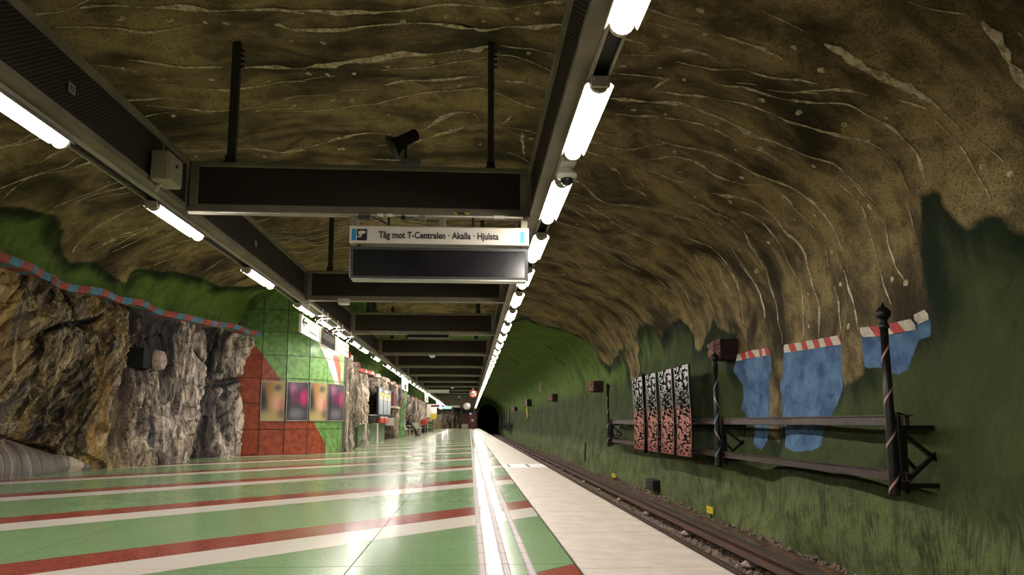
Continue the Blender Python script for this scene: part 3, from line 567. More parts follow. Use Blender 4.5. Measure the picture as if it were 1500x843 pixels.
mb=MB(); mb.box(1.1,1.35,-8,107,-1.15,-.12); mb.build('platform_footing',M['void'],floor)
# ---------------------------------------------------------------- track bed
t=NT('ballast_stone'); co=t.coord(); n=t.noise(co,18,5,.6); n2=t.noise(co,3,3)
M['ballast']=t.done(t.mix(t.rng(n2,.4,.65),t.mix(n,(.11,.082,.07),(.42,.33,.28)),t.mix(n,(.16,.10,.07),(.46,.32,.24))),.9,0,t.bump(n,.8,.05))
t=NT('rusty_rail_steel'); co=t.coord(); n=t.noise(co,9,5); M['rust']=t.done(t.mix(n,(.055,.030,.020),(.17,.095,.065)),.6,.2,t.bump(n,.2,.01))
t=NT('rust_brown_cover'); co=t.coord(); n=t.noise(t.scale(co,(4,.8,4)),3,5); M['trough']=t.done(t.mix(t.rng(n,.35,.7),(.055,.033,.022),(.21,.115,.06)),.85,0,t.bump(n,.4,.02))
M['polish']=plain('worn_rail_head',(.42,.38,.36),.25,.9,.1,20); M['porc']=plain('glazed_insulator',(.30,.22,.20),.25,0,.2,20); M['board']=plain('dark_cover_board',(.06,.048,.042),.6,0,.3,8)
mb=MB(); mb.box(1.1,5.2,-8,150,-1.4,-1.085); track_bed=tag(mb.build('ground',M['ballast']),'brown ballast track bed between platform and rock wall',None,None,'structure')
sb=MB(); 
base=[(1,0,0),(-1,0,0),(0,1,0),(0,-1,0),(0,0,1),(0,0,-1)]; fc=[(0,2,4),(2,1,4),(1,3,4),(3,0,4),(2,0,5),(1,2,5),(3,1,5),(0,3,5)]
def stone(x,y,z,r):
    R=Euler((random.random()*6,random.random()*6,random.random()*6)).to_matrix()
    sb.add([Vector((x,y,z))+R@Vector((p[0]*r*random.uniform(.7,1.2),p[1]*r*random.uniform(.6,1.1),p[2]*r*random.uniform(.45,.9))) for p in base],fc)
for k in range(17000):
    y=6.5+34*random.random()**1.5
    u=random.random()
    x=random.uniform(3.38,3.9) if u<.6 else random.uniform(3.85,4.45) if u<.87 else random.uniform(4.68,4.95)
    z=-1.08+random.uniform(-.01,.045)+(.10*max(0,(x-4.68)/.25) if u>=.87 else 0)
    stone(x,y,z,random.uniform(.022,.05))
sb.build('ballast_stones',M['ballast'],track_bed,None,'stuff')
tr=thing('railway_track','running rails on sleepers along the platform edge','track',(0,0,-1.13))
def rail_bm(x,mi=0):
    mb=MB(); prof=[(-.07,0),(.07,0),(.07,.02),(.012,.035),(.012,.115),(.036,.125),(.036,.155),(-.036,.155),(-.036,.125),(-.012,.115),(-.012,.035),(-.07,.02)]
    mb.prism(prof,lambda a,b,t:(x+a,t,b),-8,150); mb.box(x-.03,x+.03,-8,150,.155,.158,1); return mb
rail_bm(1.90).build('rail',[M['rust'],M['polish']],tr); rail_bm(3.335).build('rail',[M['rust'],M['polish']],tr)
mb=MB(); mb.bbox(1.35,3.50,-.12,.12,-.14,.055,.015); sm=mb.mesh('sleeper',M['board'])
for k in range(110): link('sleeper',sm,tr,(0,4+.66*k,0))
th=thing('third_rail','brown conductor rail with cover board on porcelain insulators','rail',(3.66,0,-1.13))
mb=MB(); prof=[(-.09,.235),(.10,.235),(.10,.25),(.02,.27),(.02,.34),(.075,.35),(.075,.385),(-.055,.385),(-.055,.35),(-.01,.34),(-.01,.27),(-.09,.25)]
mb.prism(prof,lambda a,b,t:(a,t,b),2,150); mb.build('conductor_bar',M['rust'],th)
mb=MB(); mb.box(-.03,.09,2,150,.386,.402); mb.build('cover_board',M['board'],th)
mb=MB(); mb.lathe([(.10,0),(.10,.06),(.06,.08),(.06,.11),(.115,.12),(.125,.15),(.06,.185),(.05,.235)],14); ins=mb.mesh('insulator',M['porc'])
for k in range(40): link('insulator',ins,th,(.0,8.98-2*2.55+2.55*k,0))
cv=thing('cable_trough','rust brown cable trough boards at the foot of the green wall','trough',(4.585,0,-1.13))
mb=MB(); mb.bbox(-.125,.125,.006,1.49,0,.11,.012); tm=mb.mesh('trough_cover',M['trough'])
for k in range(70):
    o=link('trough_cover',tm,cv,(random.uniform(-.012,.012),3+1.5*k,random.uniform(-.01,.01))); o.rotation_euler=(0,random.uniform(-.03,.03),random.uniform(-.006,.006))
# running tunnel at the far end
mb=MB(); n=18; vs=[]
for i in range(n+1):
    a=math.pi*i/n; x=2.85+1.75*math.cos(a)**1; z=1.4+2.3*math.sin(a)
    vs+=[(x,107.5,z),(x,170,z)]
vs=[(4.6,107.5,-1.2),(4.6,170,-1.2)]+vs+[(1.1,107.5,-1.2),(1.1,170,-1.2)]; k=len(vs)//2
mb.add(vs,[(2*i,2*i+1,2*i+3,2*i+2) for i in range(k-1)]); mb.add([vs[2*i+1] for i in range(k)],[tuple(range(k))])
tag(mb.build('wall_tunnel',M['void']),'black unlit running tunnel beyond the platform end',None,None,'structure')
mb=MB()   # bulkhead between vault and tunnel mouth
ins=[(v[0],v[2]) for v in vs[0::2]]; out=[]
for (x,z) in ins:
    a=math.atan2(z-1.4,x-2.85); out.append((2.85+7.2*math.cos(a),1.4+7.2*math.sin(a)))
out[0]=(9,-1.2);out[1]=(9.,1.4);out[-1]=(1.1,-1.2);out[-2]=(-7,1.4)
q=[(x,107.5,z) for x,z in ins]+[(x,107.6,z) for x,z in out]; k=len(ins)
mb.add(q,[(i,i+1,k+i+1,k+i) for i in range(k-1)])
tag(mb.build('wall_tunnel_mouth',M['greenrock']),'dark rock around the tunnel mouth',None,None,'structure')
mb=MB(); mb.box(-9,6,-8.2,-8.0,-1.2,6); tag(mb.build('wall_back',M['vault']),'rock wall behind the camera',None,None,'structure')
# ---------------------------------------------------------------- suspended lamp frame
FZ0,FZ1=3.10,3.62; FX0,FX1=-3.0,.64
def uvbox(o_me,ax):
    uv=o_me.uv_layers.new(name='paint')
    for l in o_me.loops:
        c=o_me.vertices[l.vertex_index].co; uv.data[l.index].uv=(c.x if ax=='x' else c.y,c.z)
def framed(mb_f,mb_p,x0,x1,z0,z1,y0,y1,b=.055):
    """panel frame in the x-z plane between y0 and y1, sheet set back inside"""
    mb_f.bbox(x0,x1,y0,y1,z0,z0+b,.006); mb_f.bbox(x0,x1,y0,y1,z1-b,z1,.006); mb_f.bbox(x0,x0+b*1.6,y0,y1,z0+b,z1-b,.004); mb_f.bbox(x1-b*1.6,x1,y0,y1,z0+b,z1-b,.004)
    mb_p.box(x0+b*1.6,x1-b*1.6,y0+.012,y1-.012,z0+b,z1-b)
mf=MB();mp=MB(); framed(mf,mp,FX0+.02,FX1-.02,FZ0,FZ1,-.06,.06)
mf.box(FX0,FX1,-.075,-.06,FZ0-.035,FZ0+.012); mf.box(FX0,FX1,-.09,.06,FZ0-.035,FZ0-.022)
fm=mf.mesh('beam_frame',M['frame']); pm=mp.mesh('mesh_panel',M['meshp']); uvbox(pm,'x')
BEAMS=[7.24,12.5,17.25,22.6]+[22.6+5.1*k for k in range(1,17)]
for i,y in enumerate([2.0-5.2,2.0]+BEAMS):
    lb='dark mesh-panelled cross beam of the lamp frame, '+(('%s from the camera'%nth(i-1) if i>2 else 'nearest in view, above the direction sign') if i>=2 else ['behind the camera','just above the camera'][i])
    r=thing('cross_beam',lb,'beam',(0,y,0),0,'cross beams of the lamp frame')
    link('beam_frame',fm,r); link('mesh_panel',pm,r)
for side,x0,x1,words in (('left',FX0-.10,FX0,'left'),('right',FX1,FX1+.10,'right')):
    r=thing('side_girder','long mesh-panelled girder carrying the %s lamp row'%words,'girder',((x0+x1)/2,0,0))
    ys=[-8]+[2.0-5.2,2.0]+BEAMS+[106]
    for a,b in zip(ys[:-1],ys[1:]):
        f=MB();p=MB(); 
        L=b-a
        for z0,z1 in ((FZ0,FZ0+.05),(FZ1-.05,FZ1)): f.box(-.05,.05,0,L,z0,z1)
        f.box(-.05,.05,0,.08,FZ0+.05,FZ1-.05); f.box(-.05,.05,L-.08,L,FZ0+.05,FZ1-.05)
        f.box(-.056,.056,0,L,FZ0-.014,FZ0); f.box(-.065,.065,0,L,FZ1,FZ1+.014)
        fo=f.build('girder_frame',M['frame'],r,(0,a,0)); p.box(-.035,.035,.08,L-.08,FZ0+.05,FZ1-.05); me=p.mesh('mesh_panel',M['meshp']); uvbox(me,'y'); link('mesh_panel',me,fo)
    mb=MB(); sx=-1 if side=='left' else 1; c=sx*.125     # trunking that carries the lamps
    mb.box(c-.065,c+.065,-8,106,FZ0-.012,FZ0-.004,1); mb.box(c-.065,c-.055,-8,106,FZ0-.044,FZ0-.012); mb.box(c+.055,c+.065,-8,106,FZ0-.044,FZ0-.012)
    mb.box(c-.065,c-.048,-8,106,FZ0-.048,FZ0-.044); mb.box(c+.048,c+.065,-8,106,FZ0-.048,FZ0-.044)
    for y in np.arange(-7.5,106,2.6): mb.box(min(0,c),max(0,c),y-.02,y+.02,FZ0-.012,FZ0+.004)
    mb.build('lamp_trunking',[M['frame_l'],M['black']],r)
    for yy in ((5.05,9.5) if side=='left' else ()):
        mb=MB(); mb.box(.052,.056,yy-.045,yy+.045,FZ0+.2,FZ0+.28); mb.box(.056,.0565,yy-.02,yy-.012,FZ0+.222,FZ0+.262,1); mb.box(.056,.0565,yy-.012,yy+.008,FZ0+.255,FZ0+.262,1); mb.box(.056,.0565,yy+.012,yy+.022,FZ0+.222,FZ0+.262,1)
        mb.build('number_plate',[M['alu'],M['black']],r)
# hangers
mb=MB(); mb.box(-.035,.035,-.035,.035,0,1.0); st_w=mb.mesh('strut_bar',M['dark'])
for i,y in enumerate(BEAMS[:8]):
    for x,w,words in ((-2.58,1.0,'left'),(.21,.8,'right')):
        Sx=float(np.interp(x,[0,4.85],[S0,0])) if x>0 else S0+6*(1-math.acos(min(1,(abs(x)/float(wl(y)))**1.15))/(math.pi/2))
        Sg=np.linspace(S0-3,S0+3,400); P=surf(np.full(400,y),Sg); top=float(P[np.argmin(abs(P[:,0]-x)),2])
        r=thing('ceiling_hanger','dark steel hanger from the vault down to the %s end of the %s cross beam'%(words,nth(i+1)),'hanger',(x,y,FZ1))
        mb=MB(); mb.box(-.042*w,.042*w,-.03,.03,0,top-FZ1+.05); mb.build('strut_bar',M['dark'],r)
        mb=MB(); mb.box(-.07*w,.07*w,-.06,.06,0,.012); mb.box(-.055*w,.055*w,-.045,-.03,.0,.08); mb.build('foot_plate',M['black'],r)
        mb=MB(); 
        for k in range(4): mb.bar((.045*w,0,top-FZ1-.10-.06*k),(.085*w,0,top-FZ1-.10-.06*k),.03,.025)
        mb.build('clamp_bolt',M['black'],r)
# ---------------------------------------------------------------- fluorescent lamps
LL=1.17
mb=MB()
pr=[(-.072,-.005),(-.100,-.043),(-.092,-.047),(-.062,-.012),(.062,-.012),(.092,-.047),(.100,-.043),(.072,-.005)]
mb.prism(ccw(pr),lambda a,b,t:(a,t,b),-LL/2,LL/2); hm=mb.mesh('lamp_tray',M['frame_l'])
mb=MB(); n=8; arc=[(.051*math.cos(math.pi*i/n),-.026-.051*math.sin(math.pi*i/n)*.95) for i in range(n+1)]+[(-.051,-.016),(.051,-.016)]
mb.prism(ccw(arc),lambda a,b,t:(a,t,b),-LL/2+.03,LL/2-.03); dm=mb.mesh('diffuser',M['lamp'])
mb=MB(); arc2=[(.066*math.cos(math.pi*i/n),-.026-.064*math.sin(math.pi*i/n)) for i in range(n+1)]+[(-.066,-.012),(.066,-.012)]
mb.prism(ccw(arc2),lambda a,b,t:(a,t,b),0,.03); em=mb.mesh('end_cap',M['frame_l'])
mb=MB(); mb.bbox(-.062,.062,-.012,.012,-.075,-.0,.004)
for x in (-.035,.035): mb.lathe([(.009,0),(.009,.006)],8,0,Matrix.Translation((x,-.012,-.02))@Matrix.Rotation(math.pi/2,4,'X'))
bm_=mb.mesh('end_bracket',M['frame_l'])
def lamp(x,y,label,group):
    r=thing('fluorescent_lamp',label,'lamp',(x,y,FZ0-.055),0,group)
    link('lamp_tray',hm,r); link('diffuser',dm,r); link('end_cap',em,r,(0,-LL/2,0)); link('end_cap',em,r,(0,LL/2-.03,0)); link('end_bracket',bm_,r,(0,-LL/2-.03,0)); return r
XR=FX1+.05+.125; XL=FX0-.05-.125
r0=None; n=0
for k in range(0,54):
    y=2.9+1.79*k
    if y>3.6 and r0 is None: pass
    lb='glowing lamp in the right row, '+('%s behind the camera'%nth(-k) if k<0 else 'nearest one in view' if k==0 else '%s from the near end'%nth(k+1))
    if r0 is None: r0=lamp(XR,y,lb,'right row of fluorescent lamps')
    else: r_=dup(r0,(XR,y,FZ0-.055),lb)
LYS=[-6.6,-3.8,-.9,1.9,4.7,7.4,10.3,13.2,15.0,16.8,18.9,20.5,23.2,26.4,28.2,30.0,31.8,33.6]+[36+2.5*k for k in range(28)]
for k,y in enumerate(LYS):
    j=k-3
    lb='glowing lamp in the left row, '+('%s behind the camera'%nth(4-k) if k<4 else 'nearest one in view' if k==4 else '%s from the near end'%nth(j))
    q=dup(r0,(XL,y,FZ0-.055),lb); q['group']='left row of fluorescent lamps'

# ---------------------------------------------------------------- signs and fittings on the lamp frame
def text_mesh(name,s,width=None,height=None,bold=.0,depth=.002):
    cu=D.curves.new(name,'FONT'); cu.body=s; cu.size=1; cu.extrude=.001; cu.offset=bold; cu.align_x='LEFT'; cu.resolution_u=3
    o=D.objects.new(name,cu); COL.objects.link(o); bpy.context.view_layer.update()
    me=D.meshes.new_from_object(o); D.objects.remove(o)
    co=np.empty(len(me.vertices)*3,np.float32); me.vertices.foreach_get('co',co); co=co.reshape(-1,3)
    co[:,0]-=co[:,0].min(); w=co[:,0].max(); sx=width/w if width else None; sy=(height/.72) if height else sx; sx=sx or sy
    co[:,0]*=sx; co[:,1]*=sy; co[:,2]*=depth/.001*.5; me.vertices.foreach_set('co',co.ravel()); me.update(); return me
M['sign_w']=plain('white_sign_enamel',(.60,.55,.48),.35,0,.06,3); M['sign_b']=plain('blue_sign_film',(.01,.20,.45),.4,0,.05,4); M['ink']=plain('black_sign_ink',(.012,.012,.014),.5,0,.05,4)
M['navy']=plain('navy_sign_enamel',(.022,.020,.035),.3,0,.1,4); M['lit_w']=emit('backlit_white_panel',(1.,.95,.88),.75); M['screen']=plain('dark_display_glass',(.012,.011,.012),.18,0,.3,2); M['white']=plain('white_enamel',(.78,.74,.68),.35,0,.05,4)
SY=7.10
r=thing('direction_sign','long white hanging sign with black lettering and a blue field at each end','sign',(-.33,SY,2.735))
mb=MB(); mb.bbox(-.95,.95,.012,.15,-.008,.195,.006); mb.build('sign_box',M['frame_l'],r)
mb=MB(); mb.box(-.945,.945,0,.012,0,.178); mb.build('sign_face',M['sign_w'],r)
me=text_mesh('lettering','Tåg mot T-Centralen · Akalla · Hjulsta',1.27,.072,.026); me.materials.append(M['ink']); o=link('lettering',me,r,(-.645,-.002,.058),None,'black lettering'); o.rotation_euler=(math.pi/2,0,0)
for x in (-.925,.855):
    mb=MB(); mb.box(x,x+.045,-.002,.001,.025,.150); mb.build('blue_field',M['sign_b'],r)
mb=MB(); mb.box(-.872,-.765,-.002,.001,.025,.150); 
pg=mb.build('pictogram',M['ink'],r,None,None,'black square with white surveillance camera symbol')
mb=MB(); mb.prism(ccw([(-.857,.122),(-.852,.085),(-.795,.098),(-.778,.112),(-.783,.128),(-.80,.125),(-.805,.135)]),lambda a,b,t:(a,-t,b),.002,.004)
mb.prism(ccw([(-.868,.062),(-.832,.062),(-.822,.075),(-.822,.088),(-.834,.088),(-.834,.078),(-.842,.072),(-.868,.072)]),lambda a,b,t:(a,-t,b),.002,.004); mb.build('camera_symbol',M['sign_w'],pg)
for x in (-.90,.02,.90):
    mb=MB(); mb.bbox(x-.035,x+.035,.03,.09,.195,.33,.004); mb.build('hanging_bracket',M['frame'],r)
for x in (-.55,.35):
    mb=MB(); mb.box(x-.012,x+.012,.07,.09,.195,.33); mb.build('hanging_rod',M['black'],r)
r=thing('train_display','long dark switched-off train display below the white direction sign','display',(-.33,SY,2.36))
mb=MB(); mb.bbox(-.945,.945,.02,.15,.0,.335,.01); mb.build('housing',M['dark'],r)
mb=MB(); mb.box(-.935,.935,0,.022,.305,.335); mb.box(-.935,.935,0,.022,.004,.022); mb.box(-.935,-.905,0,.022,.022,.305); mb.box(.905,.935,0,.022,.022,.305); mb.build('bezel',M['dark'],r)
mb=MB(); mb.box(-.905,.905,.012,.021,.022,.305); mb.build('screen',M['screen'],r)
mb=MB(); mb.box(-.92,.92,.01,.14,-.018,0.); mb.build('bottom_trim',M['alu'],r)
for x in (-.86,.86):
    mb=MB(); mb.bar((x,.09,.335),(x,.09,.367),.03,.06); mb.build('hanging_bracket',M['black'],r)
# conduit with small boxes under the nearest cross beam
r=thing('cable_conduit','thin pale conduit with small junction boxes under the nearest cross beam','conduit',(0,7.085,3.038))
mb=MB(); mb.tube([(-2.95,.01,0),(.55,.01,0)],.011); mb.tube([(-2.95,.03,-.012),(-1.3,.03,-.014)],.008); mb.build('conduit',M['frame_l'],r)
for x,w,m in ((-1.13,.13,'dark'),(-.52,.075,'frame'),(-.72,.05,'black')):
    mb=MB(); mb.bbox(x-w/2,x+w/2,0,.07,-.045,.012,.005); mb.build('junction_box',M[m],r)
for x in (-.96,-.86,.27,.33):
    mb=MB(); mb.box(x-.03,x+.03,-.003,.04,-.012,.013); mb.build('clip',M['white'],r)
mb=MB(); mb.tube([(-1.05,.03,-.01),(-.98,.02,-.05),(-.90,.02,-.09),(-.87,.02,-.105)],.006); mb.tube([(-.99,.03,0),(-.95,.02,-.05),(-.88,.02,-.10)],.005); mb.tube([(-.8,.03,0),(-.7,.025,-.03),(-.6,.03,-.005)],.006); mb.build('cable',M['black'],r)
fb=[o for o in COL.objects if o.name.startswith('cross_beam') and abs(o.location.y-7.24)<.01][0]
t=NT('hazard_label'); x=t.xyz(t.coord())[0]; z=t.xyz(t.coord())[2]; q=t.math('ADD',x,t.math('MULTIPLY',z,1.2)); M['hazard']=t.done(t.mix(t.math('GREATER_THAN',t.math('ABSOLUTE',t.math('ADD',q,.0)),.042),(.012,.012,.01),(.52,.40,.03)),.5)
mb=MB(); mb.box(-.085,.085,-.003,0,-.02,.02); mb.build('warning_label',M['hazard'],fb,(-.10,-.076,3.085),None,'yellow and black hazard label')
r=thing('control_box','beige steel switch box with a black lock on the left girder','box',(-2.92,6.45,3.08))
M['beige']=plain('beige_enamel',(.27,.235,.15),.45,0,.08,4)
mb=MB(); mb.bbox(-.06,.10,-.15,.15,.02,.30,.008); mb.build('box_body',M['beige'],r); mb=MB(); mb.bbox(.10,.112,-.14,.14,.03,.29,.004); dr=mb.build('door',M['beige'],r)
mb=MB(); mb.lathe([(.014,0),(.014,.012)],10,0,Matrix.Translation((.112,.0,.20))@Matrix.Rotation(math.pi/2,4,'Y')); mb.box(.112,.125,-.004,.004,.18,.205); mb.build('lock',M['black'],dr)
mb=MB(); mb.tube([(-.03,-.05,.02),(-.04,-.04,-.03),(-.06,-.02,-.06)],.007); mb.tube([(0,-.05,.02),(-.02,-.04,-.03),(-.05,-.02,-.07)],.007); mb.tube([(-.02,.0,.29),(-.02,0,.46)],.006); mb.build('cable',M['frame_l'],r)
r=thing('horn_loudspeaker','black horn loudspeaker on a grey box atop the nearest cross beam','loudspeaker',(-.66,7.22,FZ1))
mb=MB(); mb.bbox(-.105,.105,-.06,.06,0,.085,.004); mb.build('mount_box',plain('blue_grey_enamel',(.12,.13,.15),.5),r)
mb=MB(); mb.box(-.075,-.045,-.02,.02,.085,.31); mb.build('bracket_arm',M['dark'],r)
A=Vector((-.20,-.02,.22)); B=Vector((.06,.02,.395)); d=(A-B).normalized(); mb=MB(); L=(A-B).length
mb.tube([B,B+d*.02,B+d*L*.55,B+d*L*.72,B+d*L*.88,A,A+d*.006],[.05,.065,.07,.075,.10,.135,.138],18); mb.build('horn',M['black'],r)
mb=MB(); mb.tube([A+d*.004,A+d*.012],[.138,.14],18); mb.build('rim',M['dark'],r)
r=thing('dome_camera','small white dome camera hanging between two lamps of the right row','camera',(XR,5.59,FZ0-.005))
mb=MB(); mb.bbox(-.06,.06,-.17,.06,-.09,-.045,.006); mb.build('mount_plate',M['white'],r)
mb=MB(); mb.lathe([(.055,-.175),(.085,-.16),(.09,-.135),(.078,-.128),(.082,-.11),(.07,-.09)],20); mb.build('camera_ring',M['white'],r)
mb=MB(); mb.lathe([(.012,-.232),(.035,-.222),(.05,-.20),(.055,-.175)],18); mb.build('dome',M['screen'],r)
r=thing('emergency_light','small box lamp with pale lens under the left of the second cross beam','lamp',(-2.30,12.42,2.985))
mb=MB(); mb.bbox(-.10,.10,-.08,.06,.03,.113,.008); mb.build('box_body',M['frame_l'],r); mb=MB(); mb.bbox(-.095,.095,-.075,.055,0,.03,.008); mb.build('lens',M['white'],r)
for x,y,w in ((-1.25,22.55,'fourth'),(-1.1,43,'eighth'),(-.9,58.3,'eleventh')):
    r=thing('smoke_detector','white dome detector under the %s cross beam'%w,'detector',(x,y,FZ0-.035)); mb=MB(); mb.lathe([(.02,-.085),(.07,-.07),(.095,-.035),(.10,0)],14); mb.build('dome',M['white'],r); mb=MB(); mb.lathe([(.115,0),(.115,.012)],14); mb.build('base_ring',M['frame_l'],r)
r=thing('train_display','black display hanging under the third cross beam','display',(-1.05,17.18,2.985))
mb=MB(); mb.bbox(-.52,.52,0,.3,0,.09,.01); mb.build('housing',M['dark'],r); mb=MB(); mb.box(-.50,.50,-.006,0,.01,.08); mb.build('screen',M['screen'],r)
for k,(x,y,z,w,lb) in enumerate(((-1.95,43.0,2.72,1.3,'pale sign board under the eighth cross beam'),(-1.9,73.6,2.5,1.6,'pale sign board under a far cross beam near the clock'))):
    r=thing('hanging_board',lb,'sign',(x,y,z)); mb=MB(); mb.bbox(-w/2,w/2,-.04,.04,0,.2,.008); mb.build('board',M['sign_w'],r)
    for s_ in (-.4,.4): mb=MB(); mb.bar((w*s_,0,.2),(w*s_,0,FZ0-z-.03),.03); mb.build('hanging_rod',M['black'],r)
# round no-smoking sign, clock, exit sign
r=thing('prohibition_sign','round no smoking sign with red ring hanging under the frame','sign',(.20,43.0,2.67)); mb=MB()
R90=Matrix.Rotation(math.pi/2,4,'X'); mb.lathe([(.24,-.015),(.24,.015)],28,0,R90); mb.build('disc',M['white'],r)
mb=MB()
for i in range(28):
    a=2*math.pi*i/28;b=2*math.pi*(i+1)/28; mb.add([(.24*math.cos(a),-.02,.24*math.sin(a)),(.24*math.cos(b),-.02,.24*math.sin(b)),(.18*math.cos(b),-.02,.18*math.sin(b)),(.18*math.cos(a),-.02,.18*math.sin(a))],[(0,1,2,3)])
mb.bar((-.14,-.021,.14),(.14,-.021,-.14),.05,.004); mb.build('red_ring',M['red_p'],r)
mb=MB(); mb.box(-.12,.10,-.018,-.016,-.035,.015); mb.box(.10,.13,-.018,-.016,-.035,.08); mb.build('cigarette_symbol',M['ink'],r)
mb=MB(); mb.bbox(-.06,.06,-.04,.04,.27,.34,.006); mb.bar((0,0,.2),(0,0,.33),.03); mb.build('mount_box',M['frame_l'],r)
r=thing('station_clock','round white station clock hanging beyond the no smoking sign','clock',(-.25,58.3,2.26)); mb=MB(); mb.lathe([(.30,-.05),(.30,.05)],28,0,R90); mb.build('clock_face',M['white'],r)
mb=MB(); mb.bar((0,-.056,0),(-.10,-.056,.09),.035,.006); mb.bar((0,-.056,0),(.14,-.056,.10),.025,.006)
for i in range(12):
    a=i*math.pi/6; mb.bar((.235*math.cos(a),-.054,.235*math.sin(a)),(.28*math.cos(a),-.054,.28*math.sin(a)),.02,.006)
mb.build('hands',M['ink'],r); mb=MB(); mb.bar((0,0,.28),(0,0,FZ0-2.26-.03),.04); mb.build('hanging_rod',M['black'],r)
r=thing('exit_sign','pale turquoise lit exit sign hanging far down the platform','sign',(-2.05,58.3,2.04)); mb=MB(); mb.bbox(-.5,.5,-.05,.05,0,.18,.01); mb.build('lit_panel',emit('exit_sign_glow',(.35,.85,.80),1.2),r)
mb=MB(); mb.bar((-.3,0,.18),(-.3,0,1.0),.03); mb.bar((.3,0,.18),(.3,0,1.0),.03); mb.build('hanging_rod',M['black'],r)
r=thing('dark_red_board','dark red board hanging left of the lit exit sign','sign',(-2.93,58.3,2.18)); mb=MB(); mb.bbox(-.35,.35,-.03,.03,0,.2,.008); mb.build('board',plain('dark_red_enamel',(.10,.015,.03),.5),r)
mb=MB(); mb.bar((0,0,.2),(0,0,.88),.03); mb.build('hanging_rod',M['black'],r)
# sign panels under the left lamp row
def side_sign(y0,y1,mat,label,kind,z0=2.45,z1=2.77,x=-3.0):
    r=thing('side_sign',label,'sign',(x,y0,z0)); L=y1-y0
    mb=MB(); mb.bbox(-.03,.0,0,L,0,z1-z0,.004); mb.build('sign_panel',mat,r)
    for ya in (-.02,L): mb=MB(); mb.box(-.034,.006,ya,ya+.02,-.004,z1-z0+.004); mb.build('end_strip',M['frame_l'],r)
    for f in (.12,.88):
        mb=MB(); mb.tube([(-.015,L*f,z1-z0-.01),(-.015,L*f,z1-z0+.07),(.05,L*f,z1-z0+.11),(.09,L*f,z1-z0+.17),(.085,L*f,FZ0-z0-.012)],.013); mb.build('hook_bracket',M['white'],r)
    mb=MB(); zz=2.94-z0; mb.bar((-.02,.0,zz),(-.02,L*.85,zz),.02); mb.bar((.17,.0,zz),(.17,L*.85,zz),.02); mb.bar((-.02,L*.85,zz),(.17,L*.85,zz),.02); mb.bar((-.02,0,zz),(.17,0,zz),.02)
    mb.build('pipe_frame',M['white'],r)
    if kind=='name':
        me=text_mesh('lettering','Kungsträdgården',L*.86,.20,.02); me.materials.append(M['white']); o=link('lettering',me,r,(.002,L*.08,(z1-z0)*.40),None,'white lettering'); o.rotation_euler=(math.pi/2,0,math.pi/2)
    elif kind=='arrow':
        mb=MB(); c=(z1-z0)*.66; mb.bar((.003,L*.06,c),(.003,L*.30,c),.004,.034); mb.bar((.003,L*.06,c),(.003,L*.16,c+.075),.004,.034); mb.bar((.003,L*.06,c),(.003,L*.16,c-.075),.004,.034); mb.build('arrow',M['ink'],r)
        mb=MB()
        for k in range(8): mb.box(.0,.003,L*(.42+.06*k),L*(.455+.06*k),.07+.01*(k%2),.10+.01*(k%2))
        mb.build('symbol_row',plain('grey_symbol_ink',(.35,.33,.31),.5),r)
    elif kind=='dots':
        mb=MB()
        for k,(f,h) in enumerate(((.70,.10),(.80,.09),(.9,.08),(.72,.20),(.92,.19))): mb.box(.0,.003,L*f,L*f+.06,h,h+.05)
        mb.build('symbol_row',M['ink'],r)
    elif kind=='square':
        mb=MB(); mb.box(0,.003,L*.35,L*.7,.05,.27); sq=mb.build('symbol_square',M['ink'],r); mb=MB(); mb.box(.003,.005,L*.45,L*.6,.09,.2); mb.build('symbol_figure',M['white'],sq)
side_sign(12.20,13.72,M['lit_w'],'white side sign with a black arrow, nearest under the left lamp row','arrow')
side_sign(13.86,15.28,M['navy'],'dark navy station name sign with white lettering under the left lamp row','name')
side_sign(15.50,17.0,M['lit_w'],'white side sign with small symbols beyond the navy name sign','dots')
side_sign(30.6,33.4,M['lit_w'],'white hanging sign with a black square, beyond the tiled wall','square',2.35,2.9)
side_sign(46.2,49.6,M['lit_w'],'white hanging sign with a black square, farther down the left lamp row','square',2.3,2.9)
for i,(a,b) in enumerate(((62,65),(66,69),(70,73.5))): side_sign(a,b,M['lit_w'],'far white sign under the left lamp row, '+['first','second','third'][i]+' of a run of three','dots',2.25,2.9)
r=thing('banner_sign','tall narrow white sign hanging by the far rock wall','sign',(-3.8,69,1.4)); mb=MB(); mb.bbox(-.5,.5,-.04,.04,0,1.3,.01); mb.build('board',M['white'],r); mb=MB(); mb.bar((-.3,0,1.3),(-.3,0,1.62),.03); mb.bar((.3,0,1.3),(.3,0,1.62),.03); mb.build('hanging_rod',M['black'],r)
# ---------------------------------------------------------------- posters on the tiled wall
def blob(t,x,z,cx,cz,rx,rz):
    d=t.math('SQRT',t.math('ADD',t.math('POWER',t.math('DIVIDE',t.math('SUBTRACT',x,cx),rx),2.),t.math('POWER',t.math('DIVIDE',t.math('SUBTRACT',z,cz),rz),2.)))
    return t.rng(d,1.35,.15)
def poster_mat(nm,base,blobs):
    t=NT(nm); x,y,z=t.xyz(t.n('ShaderNodeUVMap',uv_map='print').outputs[0]); c=base
    for (cx,cz,rx,rz,col) in blobs: c=t.mix(blob(t,x,y,cx,cz,rx,rz),c,col)
    return t.done(c,.45)
face=[(.05,.55,.42,.5,(.022,.02,.035)),(.42,.80,.22,.5,(.42,.19,.05)),(.80,.85,.35,.35,(.50,.36,.15)),(.70,.84,.22,.12,(.13,.10,.09)),(.68,.44,.34,.30,(.70,.38,.27)),(.88,.40,.14,.2,(.55,.20,.17)),(.42,.05,.7,.22,(.50,.38,.17)),(.9,.18,.25,.14,(.22,.15,.11))]
